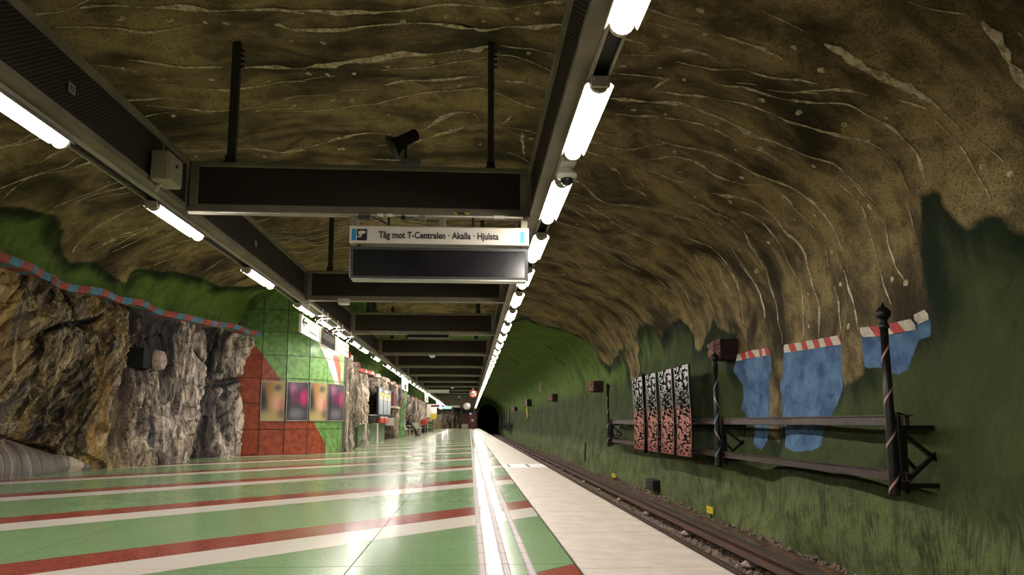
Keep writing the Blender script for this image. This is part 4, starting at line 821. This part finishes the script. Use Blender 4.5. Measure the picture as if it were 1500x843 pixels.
flow=[(.28,.82,.28,.22,(.32,.13,.24)),(.55,.62,.5,.2,(.14,.02,.075)),(.80,.60,.20,.24,(.50,.015,.16)),(.45,.18,.42,.16,(.17,.16,.18)),(.08,.5,.14,.6,(.02,.015,.03)),(.6,.92,.2,.1,(.10,.08,.09))]
M['p_face']=poster_mat('poster_portrait_print',(.36,.24,.12),face); M['p_flow']=poster_mat('poster_flower_print',(.05,.04,.055),flow)
for i,(nm,lb) in enumerate((('p_face','blurred poster of a fair-haired face, first from the left on the tiles'),('p_flow','blurred dark poster with a magenta flower, second from the left'),('p_face','blurred poster of a fair-haired face, between the two flower posters'),('p_flow','blurred dark poster with purple flower beside the outer tile edge'))):
    t0,t1=_tt[i+1]+.012,_tt[i+2]-.012
    if i==3: t1=_tt[-1]-.03
    r=thing('wall_poster',lb,'poster',(*tmap((t0+t1)/2,0,0)[:2],.91),0,'posters on the tiled wall'); ox,oy,oz=r.location
    # follow the wall facets
    ts=[t0]+[q for q in _tt if t0+.02<q<t1-.02]+[t1]; pv=[];fv=[];m_=MB(); m2=MB()
    for tv in ts:
        for z in (0,1.04): p=tmap(tv,z,.05); pv.append((p[0]-ox,p[1]-oy,z))
    me=D.meshes.new('print'); me.from_pydata(pv,[],[(2*k,2*k+2,2*k+3,2*k+1) for k in range(len(ts)-1)]); uv=me.uv_layers.new(name='print')
    for l in me.loops: k=l.vertex_index; uv.data[l.index].uv=((ts[k//2]-t0)/(t1-t0),k%2)
    me.materials.append(M[nm]); link('print',me,r)
    for a,b in zip(ts[:-1],ts[1:]):
        m_.prism([(a,0),(b,0),(b,1.04),(a,1.04)],lambda u,v,d:(tmap(u,v,d)[0]-ox,tmap(u,v,d)[1]-oy,v),.021,.046)
    m_.build('backing_board',M['frame_l'],r)
    for a,b in zip(ts[:-1],ts[1:]):
        for (z0,z1) in ((-.012,.012),(1.03,1.052)): m2.prism([(a,z0),(b,z0),(b,z1),(a,z1)],lambda u,v,d:(tmap(u,v,d)[0]-ox,tmap(u,v,d)[1]-oy,v),.021,.06)
    for tv in (t0,t1-.014): m2.prism([(tv,0),(tv+.014,0),(tv+.014,1.04),(tv,1.04)],lambda u,v,d:(tmap(u,v,d)[0]-ox,tmap(u,v,d)[1]-oy,v),.021,.06)
    m2.build('poster_frame',M['frame_l'],r)
# ---------------------------------------------------------------- stone pieces by the near rock face
t=NT('ribbed_grey_stone'); co=t.coord(); n=t.noise(t.scale(co,(1,1.2,1)),4,6,.6); a=t.attr('rib')
M['drum']=t.done(t.mix(t.rng(t.math('ADD',a,t.math('MULTIPLY',n,.5)),.35,.95),t.mix(n,(.045,.035,.032),(.14,.115,.09)),(.34,.27,.20)),.6,0,t.bump(n,.4,.03))
nu,nv=330,40; vs=[];rib=[]
prof_y=[7.6,9,10,11,11.5,12,12.5,13,13.35]; prof_r=[.98,.90,.80,.66,.56,.43,.30,.13,.03]
for i in range(nu+1):
    y=7.6+5.75*i/nu; R=float(np.interp(y,prof_y,prof_r)); rv=vnoise(np.array([[y*2.6,1.,3.]]))[0]+.6*vnoise(np.array([[y*6.5,5.,3.]]))[0]
    for j in range(nv+1):
        a=math.radians(-8+130*j/nv); w=.03*vnoise(np.array([[y*2,a*2,9.]]))[0]
        q=R*(1+.05*rv-.05*max(0,math.sin(y*34.+3*math.sin(y*3)))**6)+w; yy=y+.16*math.sin(a)-.1
        vs.append((-6.90-R*.95+q*math.cos(a)*.95,yy,q*math.sin(a)*.98)); rib.append(rv*.8+.9*max(0,math.sin(y*34.+3*math.sin(y*3)+.9))**5)
me=D.meshes.new('stone_drum'); me.from_pydata(vs,[],[(i*(nv+1)+j,(i+1)*(nv+1)+j,(i+1)*(nv+1)+j+1,i*(nv+1)+j+1) for i in range(nu) for j in range(nv)])
me.polygons.foreach_set('use_smooth',np.ones(len(me.polygons),bool)); at=me.attributes.new('rib','FLOAT','POINT'); at.data.foreach_set('value',np.array(rib,np.float32)); me.materials.append(M['drum'])
tag(link('stone_drum',me),'big ribbed grey stone half-drum lying at the foot of the ochre rock','stone')
r=thing('carved_stone_mask','pale carved stone ring set beside a square hole in the rock','carving',(-6.45,14.55,2.15))
mb=MB(); mb.box(-.5,-.06,-.55,-.20,-.20,.20); mb.build('hole_shade_block',M['void'],r)  # solid block, its black colour stands in for the shade inside the hole
mb=MB(); n=16
for k in range(3):
    pass
ring=[];fs=[]
for i in range(n):
    a=2*math.pi*i/n
    for (rr,dx) in ((.10,.10),(.15,.16),(.22,.14),(.26,.0)):
        rr*=1+.12*vnoise(np.array([[a*2,rr*9,1.]]))[0]; ring.append((dx-.06,.02+rr*.8*math.cos(a),rr*.82*math.sin(a)))
for i in range(n):
    for k in range(3): p=i*4+k; q=((i+1)%n)*4+k; fs.append((p,q,q+1,p+1))
fs.append(tuple(i*4 for i in range(n-1,-1,-1))); mb.add(ring,fs,0,True)
mb.build('stone_ring',plain('pale_pink_stone',(.42,.30,.26),.7,0,.35,14),r)
# ---------------------------------------------------------------- along the left rock beyond the tiles
M['green_p']=plain('green_grey_panel',(.085,.14,.065),.25,0,.2,3); M['pale_p']=plain('pale_stone_strip',(.55,.47,.38),.5,0,.15,6)
r=thing('low_clad_wall','low green clad wall with pale upright strips in front of the rock','wall',(-3.98,24.9,0))
for a,b in ((0,1.55),(2.05,5.0),(5.5,7.7)):
    mb=MB(); mb.bbox(-.25,0,a,b,0,.82,.01); mb.build('green_panel',M['green_p'],r)
for a,b in ((1.55,2.05),(5.0,5.5)):
    mb=MB(); mb.bbox(-.25,.01,a,b,0,.84,.01); mb.build('pale_strip',M['pale_p'],r)
r=thing('litter_basket','grey metal basket on the low green wall','basket',(-4.05,28.2,.82))
mb=MB(); mb.lathe([(.16,0),(.24,.10),(.27,.30),(.28,.33)],16); mb.build('bowl',M['dark'],r); mb=MB(); mb.lathe([(.30,.33),(.30,.36)],16); mb.build('rim',M['alu'],r)
r=thing('timetable_board','dark framed timetable board with yellow header and three pale sheets','board',(-3.86,29.3,1.15))
mb=MB(); mb.bbox(-.08,0,0,4.6,0,1.25,.01); mb.build('board_frame',M['navy'],r)
mb=MB(); mb.box(0,.01,.15,4.45,.93,1.0); mb.build('yellow_strip',plain('yellow_header',(.75,.58,.03),.5),r)
mb=MB(); mb.box(0,.01,1.9,3.2,1.08,1.16); mb.box(0,.01,.3,.8,1.06,1.16); mb.build('header_mark',M['white'],r)
M['sheet']=plain('printed_sheet',(.36,.39,.46),.4,0,.2,9)
for k in range(3):
    mb=MB(); mb.box(0,.012,.3+1.45*k,1.4+1.45*k,.08,.68); mb.build('timetable_sheet',M['sheet'],r); mb=MB(); mb.box(0,.012,.3+1.45*k,1.4+1.45*k,.70,.90); mb.build('map_sheet',M['pale_p'],r)
for k,y in enumerate((30.1,31.6)):
    r=thing('leaflet_box','red leaflet box with a white top below the timetable, '+['nearer one','farther one'][k],'box',(-3.95,y,.84)); mb=MB(); mb.bbox(-.03,.10,0,1.1,0,.22,.008); mb.build('box_body',M['red_p'],r); mb=MB(); mb.bbox(-.03,.11,.2,.9,.22,.29,.006); mb.build('label_plate',M['white'],r)
r=thing('meter_box','small pale box on the rock right of the timetable','box',(-4.0,34.6,.72)); mb=MB(); mb.bbox(-.2,.1,0,1.2,0,.38,.01); mb.build('box_body',M['pale_p'],r); mb=MB(); mb.bbox(.1,.115,.1,1.1,.04,.34,.004); mb.build('lid',M['frame_l'],r)
r=thing('rock_shelf','dark red recess with a pale stone shelf in the rock beyond the timetable','shelf',(-4.0,36.2,1.72)); mb=MB(); mb.bbox(-.3,.12,0,2.6,-.1,.0,.02); mb.build('stone_slab',M['pale_p'],r); mb=MB(); mb.box(-.2,.0,.2,2.4,.0,.75); mb.build('recess_panel',plain('dark_red_stone',(.12,.03,.035),.8),r)
# benches with tubular frames
M['bench_w']=plain('white_bench_steel',(.55,.50,.42),.35,.2,.1,8)
def bench(loc,L,label,seats):
    r=thing('platform_bench',label,'bench',loc,0,'benches along the left wall')
    for k in range(seats):
        a=L*k/seats+.05; b=L*(k+1)/seats-.05; mb=MB()
        for s_ in range(5): mb.bar((-.22+.11*s_,a,.44+.01*abs(s_-2)),(-.22+.11*s_,b,.44+.01*abs(s_-2)),.07,.02)
        mb.build('seat',M['bench_w'],r); mb=MB()
        for s_ in range(4): mb.bar((-.27-.03*s_,a,.52+.1*s_),(-.27-.03*s_,b,.52+.1*s_),.02,.06)
        mb.build('backrest',M['bench_w'],r)
    for y in (.1,L-.1):
        for x in (-.2,.2): mb=MB(); mb.tube([(x,y,0),(x,y,.43)],.022); mb.build('leg',M['bench_w'],r)
        mb=MB(); mb.tube([(-.28,y,.45),(-.3,y,.65),(-.1,y,.68),(.2,y,.66),(.22,y,.45)],.018); mb.build('armrest',M['bench_w'],r)
bench((-3.95,43.6,0),4.6,'white slatted bench on which the person in black sits',4)
bench((-4.0,52.5,0),7,'white slatted bench beyond the seated person',5)
bench((-4.0,63,0),7,'white slatted bench farther down, beside the yellow box',5)
# ---------------------------------------------------------------- person seated on the first bench
def skin(name,verts,edges,rad,mat,parent=None,sub=2):
    me=D.meshes.new(name); me.from_pydata(verts,edges,[]); o=D.objects.new(name,me); COL.objects.link(o)
    m=o.modifiers.new('Skin','SKIN'); m.use_smooth_shade=True
    for i,q in enumerate(rad): me.skin_vertices[0].data[i].radius=(q,q) if not isinstance(q,tuple) else q
    me.skin_vertices[0].data[0].use_root=True
    s=o.modifiers.new('Sub','SUBSURF'); s.levels=sub; s.render_levels=sub
    bpy.context.view_layer.update(); dg=bpy.context.evaluated_depsgraph_get(); m2=D.meshes.new_from_object(o.evaluated_get(dg)); D.objects.remove(o); m2.materials.clear(); m2.materials.append(mat)
    m2.name=name; return link(name,m2,parent)
M['cloth']=plain('black_clothing',(.012,.012,.014),.85,0,.2,8); M['skin']=plain('skin',(.42,.22,.15),.55,0,.08,8); M['hair']=plain('dark_hair',(.02,.014,.01),.7)
pr=thing('person','person in black clothes sitting on the bench, leaning forward with hands together','person',(-4.0,46.0,0))
V=[(-.10,0,.50),(-.13,0,.62),(-.15,0,.78),(-.11,0,.96),(-.04,0,1.09),(0.0,0,1.14),   # 0-5 spine to neck
   (-.02,.10,.52),(.32,.12,.53),(.40,.13,.30),(.42,.13,.09),(.52,.14,.05),              # 6-10 right leg
   (-.02,-.10,.52),(.32,-.12,.53),(.46,-.12,.30),(.52,-.12,.09),(.63,-.13,.05),         # 11-15 left leg
   (-.05,.19,1.03),(.0,.25,.80),(.22,.10,.68),                                          # 16-18 right arm
   (-.05,-.19,1.03),(.0,-.25,.80),(.22,-.08,.68)]                                       # 19-21 left arm
E_=[(0,1),(1,2),(2,3),(3,4),(4,5),(0,6),(6,7),(7,8),(8,9),(9,10),(0,11),(11,12),(12,13),(13,14),(14,15),(3,16),(16,17),(17,18),(3,19),(19,20),(20,21)]
Rr=[.13,.13,.135,.15,.08,.055,.09,.075,.058,.045,.045,.09,.075,.058,.045,.045,.065,.05,.038,.065,.05,.038]
body=skin('body',V,E_,Rr,M['cloth'],pr,2)
bm=bmesh.new(); bmesh.ops.create_uvsphere(bm,u_segments=20,v_segments=14,radius=1)
for v in bm.verts:
    x,y,z=v.co; f=max(0,x); v.co=(x*.098+(.012*f if -.3<z<.1 else 0),y*.075*(1-.22*max(0,-z)),z*.125-(.01*f if z<-.4 else 0))
    if f>.93 and abs(y)<.3 and -.25<z<.12: v.co.x+=.02
hm_=D.meshes.new('head'); bm.to_mesh(hm_); bm.free(); hm_.materials.append(M['skin']); hm_.polygons.foreach_set('use_smooth',np.ones(len(hm_.polygons),bool))
HL=Vector((.05,0,1.27)); hd=link('head',hm_,pr,HL); hd.rotation_euler=(0,.22,0)
mb=MB(); mb.tube([(-.005,0,1.12),(.035,0,1.20)],[.05,.048],12); mb.build('neck',M['skin'],pr)
bm=bmesh.new(); bmesh.ops.create_uvsphere(bm,u_segments=20,v_segments=14,radius=1)
bmesh.ops.delete(bm,geom=[v for v in bm.verts if v.co.z<-.15-.5*(-v.co.x) and v.co.x>-.9 and not(v.co.x<-.1 and v.co.z>-.55) or (v.co.x>.45 and v.co.z<.55)],context='VERTS')
for v in bm.verts: v.co=(v.co.x*.106,v.co.y*.084,v.co.z*.134)
me=D.meshes.new('hair'); bm.to_mesh(me); bm.free(); me.materials.append(M['hair']); o=link('hair',me,hd)
for s_ in (-1,1):
    mb=MB(); mb.lathe([(.006,-.008),(.011,0),(.006,.008)],8,0,Matrix.Translation((.088,s_*.03,.012))@Matrix.Rotation(math.pi/2,4,'Y')); mb.build('eye',M['ink'],hd)
    mb=MB(); mb.lathe([(.01,-.01),(.026,0),(.02,.012)],10,0,Matrix.Translation((-.005,s_*.075,-.005))@Matrix.Rotation(math.pi/2*s_,4,'X')); mb.build('ear',M['skin'],hd)
    mb=MB(); b=Vector((.22,.10 if s_>0 else -.08,.68)); d=Vector((.8,-.35*s_,-.25)).normalized(); sd=Vector((0,.5*s_,.85)).normalized()
    mb.tube([b-d*.02,b+d*.03,b+d*.08],[.03,.038,.034],10)
    for k in range(4): 
        p=b+d*.075+sd*(.024*(1.5-k)); L=(.065,.075,.072,.055)[k]; mb.tube([p,p+d*L*.55,p+d*L*.8-Vector((0,.5*s_,.6))*L*.35],[.0095,.009,.007],6)
    p=b+d*.02+sd*.036; mb.tube([p,p+(d*.5+sd*.8)*.04,p+(d*.9+sd*.6)*.06],[.011,.010,.008],6); mb.build('hand',M['skin'],pr)
    mb=MB(); fx=.52 if s_>0 else .63; mb.bbox(fx-.14,fx+.13,s_*.135-.05,s_*.135+.05,0,.085,.03); mb.build('shoe',M['black'],pr)
mb=MB(); mb.lathe([(.006,-.012),(.009,0),(.006,.012)],8,0,Matrix.Translation((.093,0,-.062))@Matrix.Rotation(math.pi/2,4,'X')); mb.build('mouth',plain('lip',(.30,.10,.08),.5),hd)
# far fittings
r=thing('yellow_box','yellow box on a grey post beyond the benches','box',(-3.6,68,0)); mb=MB(); mb.bar((0,0,0),(0,0,1.2),.08); mb.build('post',M['dark'],r); mb=MB(); mb.bbox(-.28,.28,-.2,.2,1.2,1.75,.02); mb.build('box_body',plain('yellow_enamel',(.70,.50,.02),.5),r)
r=thing('red_jacket_bag','red bag on the far bench','bag',(-3.95,60.5,.0)); mb=MB(); mb.bbox(-.3,.3,-.3,.3,.62,1.22,.12); mb.build('bag_body',M['red_p'],r); mb=MB(); mb.bbox(-.22,.22,-.22,.22,0,.62,.05); mb.build('dark_base',M['black'],r)
r=thing('green_cabinet','low green cabinet beside the far rock wall','cabinet',(-4.3,72,0)); mb=MB(); mb.bbox(-.5,.5,-.5,.5,0,1.0,.02); mb.build('cabinet_body',M['green_p'],r); mb=MB(); mb.bbox(-.45,.45,-.52,-.5,.05,.95,.005); mb.build('door',M['green_p'],r)
r=thing('pale_stone_pillar','pale ochre stone pillar in front of the far rock wall','pillar',(-4.95,104,0)); mb=MB(); mb.bbox(-.65,.65,-.3,.3,0,1.95,.06); mb.build('stone_shaft',plain('ochre_stone',(.36,.27,.15),.8),r); mb=MB(); mb.bbox(-.6,.6,-.28,.28,1.95,2.1,.06); mb.build('stone_top',plain('ochre_stone_top',(.42,.33,.2),.8),r)
r=thing('red_booth','red framed glass booth with a white notice at the platform end','booth',(.42,105.4,0))
for x in (-.42,.42): mb=MB(); mb.bbox(x-.07,x+.07,-.07,.07,0,2.15,.01); mb.build('frame_post',M['red_p'],r)
for z in (0,1.98): mb=MB(); mb.bbox(-.35,.35,-.06,.06,z,z+.17,.01); mb.build('frame_rail',M['red_p'],r)
mb=MB(); mb.box(-.35,.35,-.02,.02,.17,1.98); mb.build('door_panel',plain('dark_red_panel',(.09,.012,.014),.3),r); mb=MB(); mb.box(-.16,.16,-.045,-.02,1.05,1.45); mb.build('notice',M['white'],r)
mb=MB(); mb.bbox(-.40,-.18,-.1,.1,2.15,2.32,.02); mb.build('blue_lamp',emit('blue_signal_lamp',(.12,.35,.9),3.),r)
r=thing('grey_cabinet','low grey cabinet left of the red booth','cabinet',(-.7,104.9,0)); mb=MB(); mb.bbox(-.55,.55,-.3,.3,0,.68,.03); mb.build('cabinet_body',plain('warm_grey_enamel',(.28,.23,.20),.6),r); mb=MB(); mb.bbox(-.50,.50,-.32,-.3,.05,.62,.01); mb.build('door',M['frame_l'],r)
r=thing('dark_red_door','dark red steel door in the far rock wall left of the booth','door',(-.65,105.7,0)); mb=MB(); mb.bbox(-.65,.65,.0,.08,.0,2.2,.02); mb.build('door_leaf',plain('dark_red_door_enamel',(.10,.02,.02),.6),r); mb=MB(); mb.box(.45,.55,-.04,0,1.0,1.06); mb.build('handle',M['alu'],r)

# ---------------------------------------------------------------- iron rack, posts and panels on the right wall
M['iron']=plain('black_painted_iron',(.016,.013,.012),.38,.3,.3,7); M['iron_b']=plain('brown_painted_steel',(.075,.052,.045),.5,.2,.3,5)
PX_=4.40; PYS=[6.95,12.0,17.1,21.65]
r=thing('iron_wall_rack','long two-beam iron rack on brackets along the green wall','rack',(4.5,0,0))
mb=MB(); mb.bbox(-.01,.05,6.85,21.9,.82,.92,.006); mb.box(-.03,.07,6.82,21.9,.92,.935); mb.build('upper_beam',M['iron_b'],r)
mb=MB(); mb.box(-.035,.07,6.9,21.9,.245,.262); mb.box(.0,.018,6.9,21.9,.262,.335); mb.box(-.02,.05,6.9,21.9,.335,.345); mb.build('lower_beam',M['iron_b'],r)
for y in PYS:
    mb=MB(); 
    mb.bar((.05,y,.80),(.42,y,.80),.05); mb.bar((.05,y,.20),(.42,y,.20),.05); mb.bar((.40,y,.10),(.40,y,.86),.05); mb.bar((.03,y,.12),(.03,y,.95),.05)
    mb.bar((.05,y,.72),(.38,y,.46),.04); mb.bar((.05,y,.26),(.38,y,.54),.04); mb.bar((.05,y+.05,.5),(.20,y+.05,.34),.035)
    mb.build('wall_bracket',M['iron'],r)
    mb=MB(); mb.bar((.02,y+.15,.26),(.02,y+1.0,.82),.03,.03); mb.bar((.02,y+.15,.82),(.02,y+1.0,.26),.03,.03)
    mb.build('cross_brace',M['iron'],r) if y in (PYS[0],) and False else (mb.build('cross_brace',M['iron'],r) if y==PYS[3]-9 else None)
mb=MB(); y=PYS[3]; mb.bar((.02,y-.15,.26),(.02,y-1.3,.82),.03,.03); mb.bar((.02,y-.15,.82),(.02,y-1.3,.26),.03,.03); mb.build('cross_brace',M['iron'],r)
M['rib_p']=plain('pink_painted_ribbon',(.52,.29,.24),.5,0,.1,12); M['rib_b']=plain('pale_blue_ribbon',(.32,.42,.52),.5,0,.1,12); M['rib_w']=plain('rose_white_ribbon',(.55,.42,.38),.5,0,.1,12)
def post(y,turns,cols,label,ph=0.):
    r=thing('striped_post',label,'post',(PX_,y,.10),0,'striped iron posts on the rack')
    def rad(z): return .054-.015*z/1.85
    mb=MB(); mb.lathe([(rad(0)+.002,0),(rad(0),.02),(rad(.9),.9),(rad(1.78),1.78)],16); mb.build('shaft',M['iron'],r)
    mb=MB(); mb.lathe([(.05,1.75),(.056,1.765),(.05,1.80),(.036,1.815),(.036,1.835),(.05,1.845)],16); mb.build('collar',M['iron'],r)
    mb=MB(); mb.lathe([(.03,1.845),(.066,1.865),(.080,1.90),(.074,1.935),(.05,1.965),(.025,1.985),(.012,2.01),(.003,2.035)],18); mb.build('finial',M['iron'],r)
    mb=MB(); mb.bbox(.055,.10,-.04,.05,.05,.86,.006); mb.build('back_bar',M['iron'],r)
    for c,(m,dr,p0) in enumerate(cols):
        mb=MB(); n=60; vs=[]
        for i in range(n+1):
            z=.02+1.55*i/n; a=p0+ph+dr*2*math.pi*turns*i/n; q=rad(z)+.0035
            for w in (-.022,.022): vs.append((q*math.cos(a),q*math.sin(a),z+w*.8))
        mb.add(vs,[(2*i,2*i+2,2*i+3,2*i+1) for i in range(n)],0,True); mb.build('spiral_ribbon',M[m],r)
    return r
post(PYS[0],3.4,[('rib_p',1,2.6)],'black iron post with a pink spiral stripe, nearest the camera')
post(PYS[1],2.6,[('rib_b',1,1.9),('rib_w',-1,3.4)],'black iron post with crossing pale stripes, second from the camera')
post(PYS[2],4.0,[('rib_w',1,0.)],'black iron post with rose stripe in front of the farthest cut panel')
post(PYS[3],3.5,[('rib_w',1,1.2)],'black iron post at the far end of the rack beside a stone block')
# cut-out metal panels; openings are painted dark, for the shaded wall behind them
t=NT('cut_out_panel_metal'); co=t.coord(); z=t.xyz(co)[2]
n=t.noise(t.scale(co,(1,3.0,6.5),(0,0,0),(.6,0,0)),1.0,1.,.4,2.6); e=t.rng(z,.62,1.05)
lo=t.mix(t.rng(z,.0,.9),(.27,.055,.045),(.40,.13,.10)); c=t.mix(t.rng(z,.86,1.06),lo,t.mix(t.rng(z,1.0,1.7),(.12,.108,.11),(.36,.335,.335)))
y=t.xyz(co)[1]
brd=t.math('MAXIMUM',t.math('LESS_THAN',t.math('ABSOLUTE',z),.022),t.math('GREATER_THAN',t.math('ABSOLUTE',t.math('SUBTRACT',t.attr('edge'),0.)),.93))
cut=t.math('MAXIMUM',t.math('GREATER_THAN',n,t.rng(z,.3,1.3,.485,.53)),brd)
gap_shade=t.n('ShaderNodeBsdfDiffuse'); gap_shade.inputs[0].default_value=(.012,.013,.010,1); mx=t.n('ShaderNodeMixShader'); t.put(mx.inputs[0],cut); t.put(mx.inputs[1],gap_shade.outputs[0]); t.put(mx.inputs[2],t.b.outputs[0])
t.done(c,.38,t.math('MULTIPLY',t.rng(z,.86,1.06),.6),None); t.put(t.n('ShaderNodeOutputMaterial').inputs[0],mx.outputs[0])
for nd in list(t.t.nodes):
    if nd.type=='OUTPUT_MATERIAL' and not nd.inputs[0].links or (nd.type=='OUTPUT_MATERIAL' and nd.inputs[0].links[0].from_node==t.b): t.t.nodes.remove(nd)
M['panel']=t.mat
for k,(y0,y1) in enumerate(((12.95,13.85),(14.07,15.0),(15.3,16.15),(16.5,17.5))):
    lb='tall cut-out metal panel fading from silver to rust red, '+['nearest the camera','second from the camera','third from the camera','farthest, behind an iron post'][k]
    r=thing('cut_out_panel',lb,'panel',(4.22,y0,.20),0,'cut-out panels on the rack'); L=y1-y0
    me=D.meshes.new('panel_sheet'); top=1.78
    me.from_pydata([(0,0,0),(0,L,0.),(0,L,top),(0,0,top)],[],[(0,3,2,1)]); at=me.attributes.new('edge','FLOAT','POINT')
    nyy,nzz=12,4; vs=[];ev=[]
    for i in range(nyy+1):
        for j in range(nzz+1): vs.append((.02*math.sin(j*1.1),L*i/nyy,top*j/nzz)); ev.append(abs(2*i/nyy-1))
    D.meshes.remove(me); me=D.meshes.new('panel_sheet'); me.from_pydata(vs,[],[(i*(nzz+1)+j,i*(nzz+1)+j+1,(i+1)*(nzz+1)+j+1,(i+1)*(nzz+1)+j) for i in range(nyy) for j in range(nzz)])
    at=me.attributes.new('edge','FLOAT','POINT'); at.data.foreach_set('value',np.array(ev,np.float32)); me.materials.append(M['panel']); o=link('panel_sheet',me,r)
    sl=o.modifiers.new('Solid','SOLIDIFY'); sl.thickness=.004
    mb=MB(); mb.bar((.03,.02,0),(.03,.02,top),.02); mb.bar((.03,L-.02,0),(.03,L-.02,top),.02); mb.build('panel_edge',M['iron'],r)
    for z in (.1,.68): mb=MB(); mb.bar((.02,L/2,z),(.24,L/2,z),.04); mb.build('standoff',M['iron'],r)
# carved stone blocks that jut from the wall
t=NT('carved_red_stone'); co=t.coord(); n=t.noise(co,9,5,.6,.8); M['carve']=t.done(t.mix(t.rng(n,.38,.62),(.07,.025,.022),(.36,.17,.14)),.8,0,t.bump(n,.9,.06)); M['blockd']=plain('dark_red_stone_side',(.026,.012,.011),.85,0,.3,9)
for k,(x,y,z,L,lb) in enumerate(((4.50,12.12,2.0,.40,'carved red stone block above the second iron post'),(4.40,24.4,1.98,.9,'carved red stone block at the far end of the rack'),(4.45,37.2,2.05,1.8,'carved red stone block jutting from the green wall beyond the rack'),(4.5,70,2.1,2.6,'small dark stone block far along the green wall'))):
    r=thing('carved_stone_block',lb,'block',(x,y,z)); nn=10; vs=[]
    mb=MB(); mb.bbox(.05,.62,0,L,0,.38,.015); mb.build('stone_body',M['blockd'],r)
    for i in range(nn+1):
        for j in range(nn+1):
            ed=min(i,nn-i,j,nn-j)/nn; vs.append((.05-min(.09,ed*.5)-.05*(vnoise(np.array([[i*.9,j*.9,k*7.]]))[0]+.3)*(ed>0),L*i/nn,.38*j/nn))
    mb=MB(); mb.add(vs,[(i*(nn+1)+j,i*(nn+1)+j+1,(i+1)*(nn+1)+j+1,(i+1)*(nn+1)+j) for i in range(nn) for j in range(nn)],0,True); mb.build('carved_face',M['carve'],r)
# small things on the far right wall
r=thing('yellow_wall_ornament','yellow and black ornament hanging far along the green wall','ornament',(4.45,53,1.1)); mb=MB()
mb.tube([(0,0,.0),(0,-.6,.35),(0,.2,.7),(0,-.3,1.0)],[.07,.10,.09,.07],8); mb.build('yellow_scroll',plain('yellow_paint',(.55,.47,.03),.5),r); mb=MB(); mb.bbox(-.1,.3,-.6,.4,1.0,1.55,.05); mb.build('black_head',M['black'],r); mb=MB(); mb.tube([(-.12,.5,.95),(-.12,1.4,1.3),(-.12,1.2,1.5)],.06,6); mb.build('side_scroll',plain('dull_yellow_paint',(.30,.27,.03),.5),r)
S_=float(np.interp(3.3,_z[:90],_s[:90])); p,n=vin(44.,S_)
r=thing('painted_emblem','small red and white emblem high on the green wall','emblem',tuple(p+n*.06)); mb=MB(); mb.bar((0,.5,-.35),(0,.2,.3),.03,.14); mb.bar((0,-.1,-.45),(0,-.4,.25),.03,.12); mb.build('white_band',M['white_p'],r); mb=MB(); mb.bar((-.01,.25,-.4),(-.01,-.1,.3),.03,.16); mb.build('red_band',M['red_p'],r)
r=thing('lattice_rack','black lattice rack with three uprights far along the green wall','rack',(4.5,78,-.05))
for y,h in ((0,2.6),(6.5,2.9),(12,2.9),(17,3.1)): mb=MB(); mb.bar((0,y,.0 if y<13 else .3),(0,y,h),.10,.6 if y<13 else .5); mb.build('upright',M['iron'],r)
mb=MB()
for k in range(7): mb.bar((0,1.6*k,.1),(0,1.6*k+1.6,.95),.06,.2); mb.bar((0,1.6*k,.95),(0,1.6*k+1.6,.1),.06,.2)
mb.bar((0,0,1.05),(0,12,1.05),.08); mb.bar((0,0,.05),(0,12,.05),.08); mb.build('lattice',M['iron'],r)
for y in (1,11): mb=MB(); mb.bar((0,y,.6),(.5,y,.6),.1); mb.build('wall_bracket',M['iron'],r)
r=thing('relay_box','small black box on the green wall above the cable trough','box',(4.70,17.4,-.88)); mb=MB(); mb.bbox(-.03,.2,0,.75,0,.27,.01); mb.build('box_body',M['black'],r); mb=MB(); mb.bbox(-.04,-.03,.05,.7,.03,.24,.004); mb.build('lid',M['dark'],r)
M['yellow']=plain('yellow_tag',(.78,.60,.02),.5)
for k,(y,z,w,lb) in enumerate(((13.3,-.92,.36,'yellow number tag by the trough below the near iron rack'),(22.3,-.93,.5,'small yellow tag by the trough farther along the wall'))):
    r=thing('yellow_tag',lb,'tag',(4.735,y,z)); mb=MB(); mb.bbox(-.01,.01,0,w,0,.13,.003); mb.build('plate',M['yellow'],r); mb=MB(); mb.box(-.012,-.01,w*.2,w*.8,.075,.085); mb.box(-.012,-.01,w*.2,w*.7,.045,.053); mb.build('printed_line',M['ink'],r)
    mb=MB(); mb.bar((.02,w/2,-.10),(.02,w/2,.12),.02); mb.build('stake',M['black'],r)
for k,(y,z0,z1) in enumerate(((28.0,-.72,.05),(9.55,-.75,-.60))):
    r=thing('marker_rod',['thin dark rod fixed upright on the green wall left of the rack','short dark peg on the green wall below the rack'][k],'rod',(4.72,y,z0)); mb=MB(); mb.tube([(0,0,0),(0,0,z1-z0)],.03 if k==0 else .012,8); mb.build('rod',M['black'],r); mb=MB(); mb.bar((0,0,(z1-z0)*.5),(.12,0,(z1-z0)*.5),.03); mb.build('clip',M['black'],r)
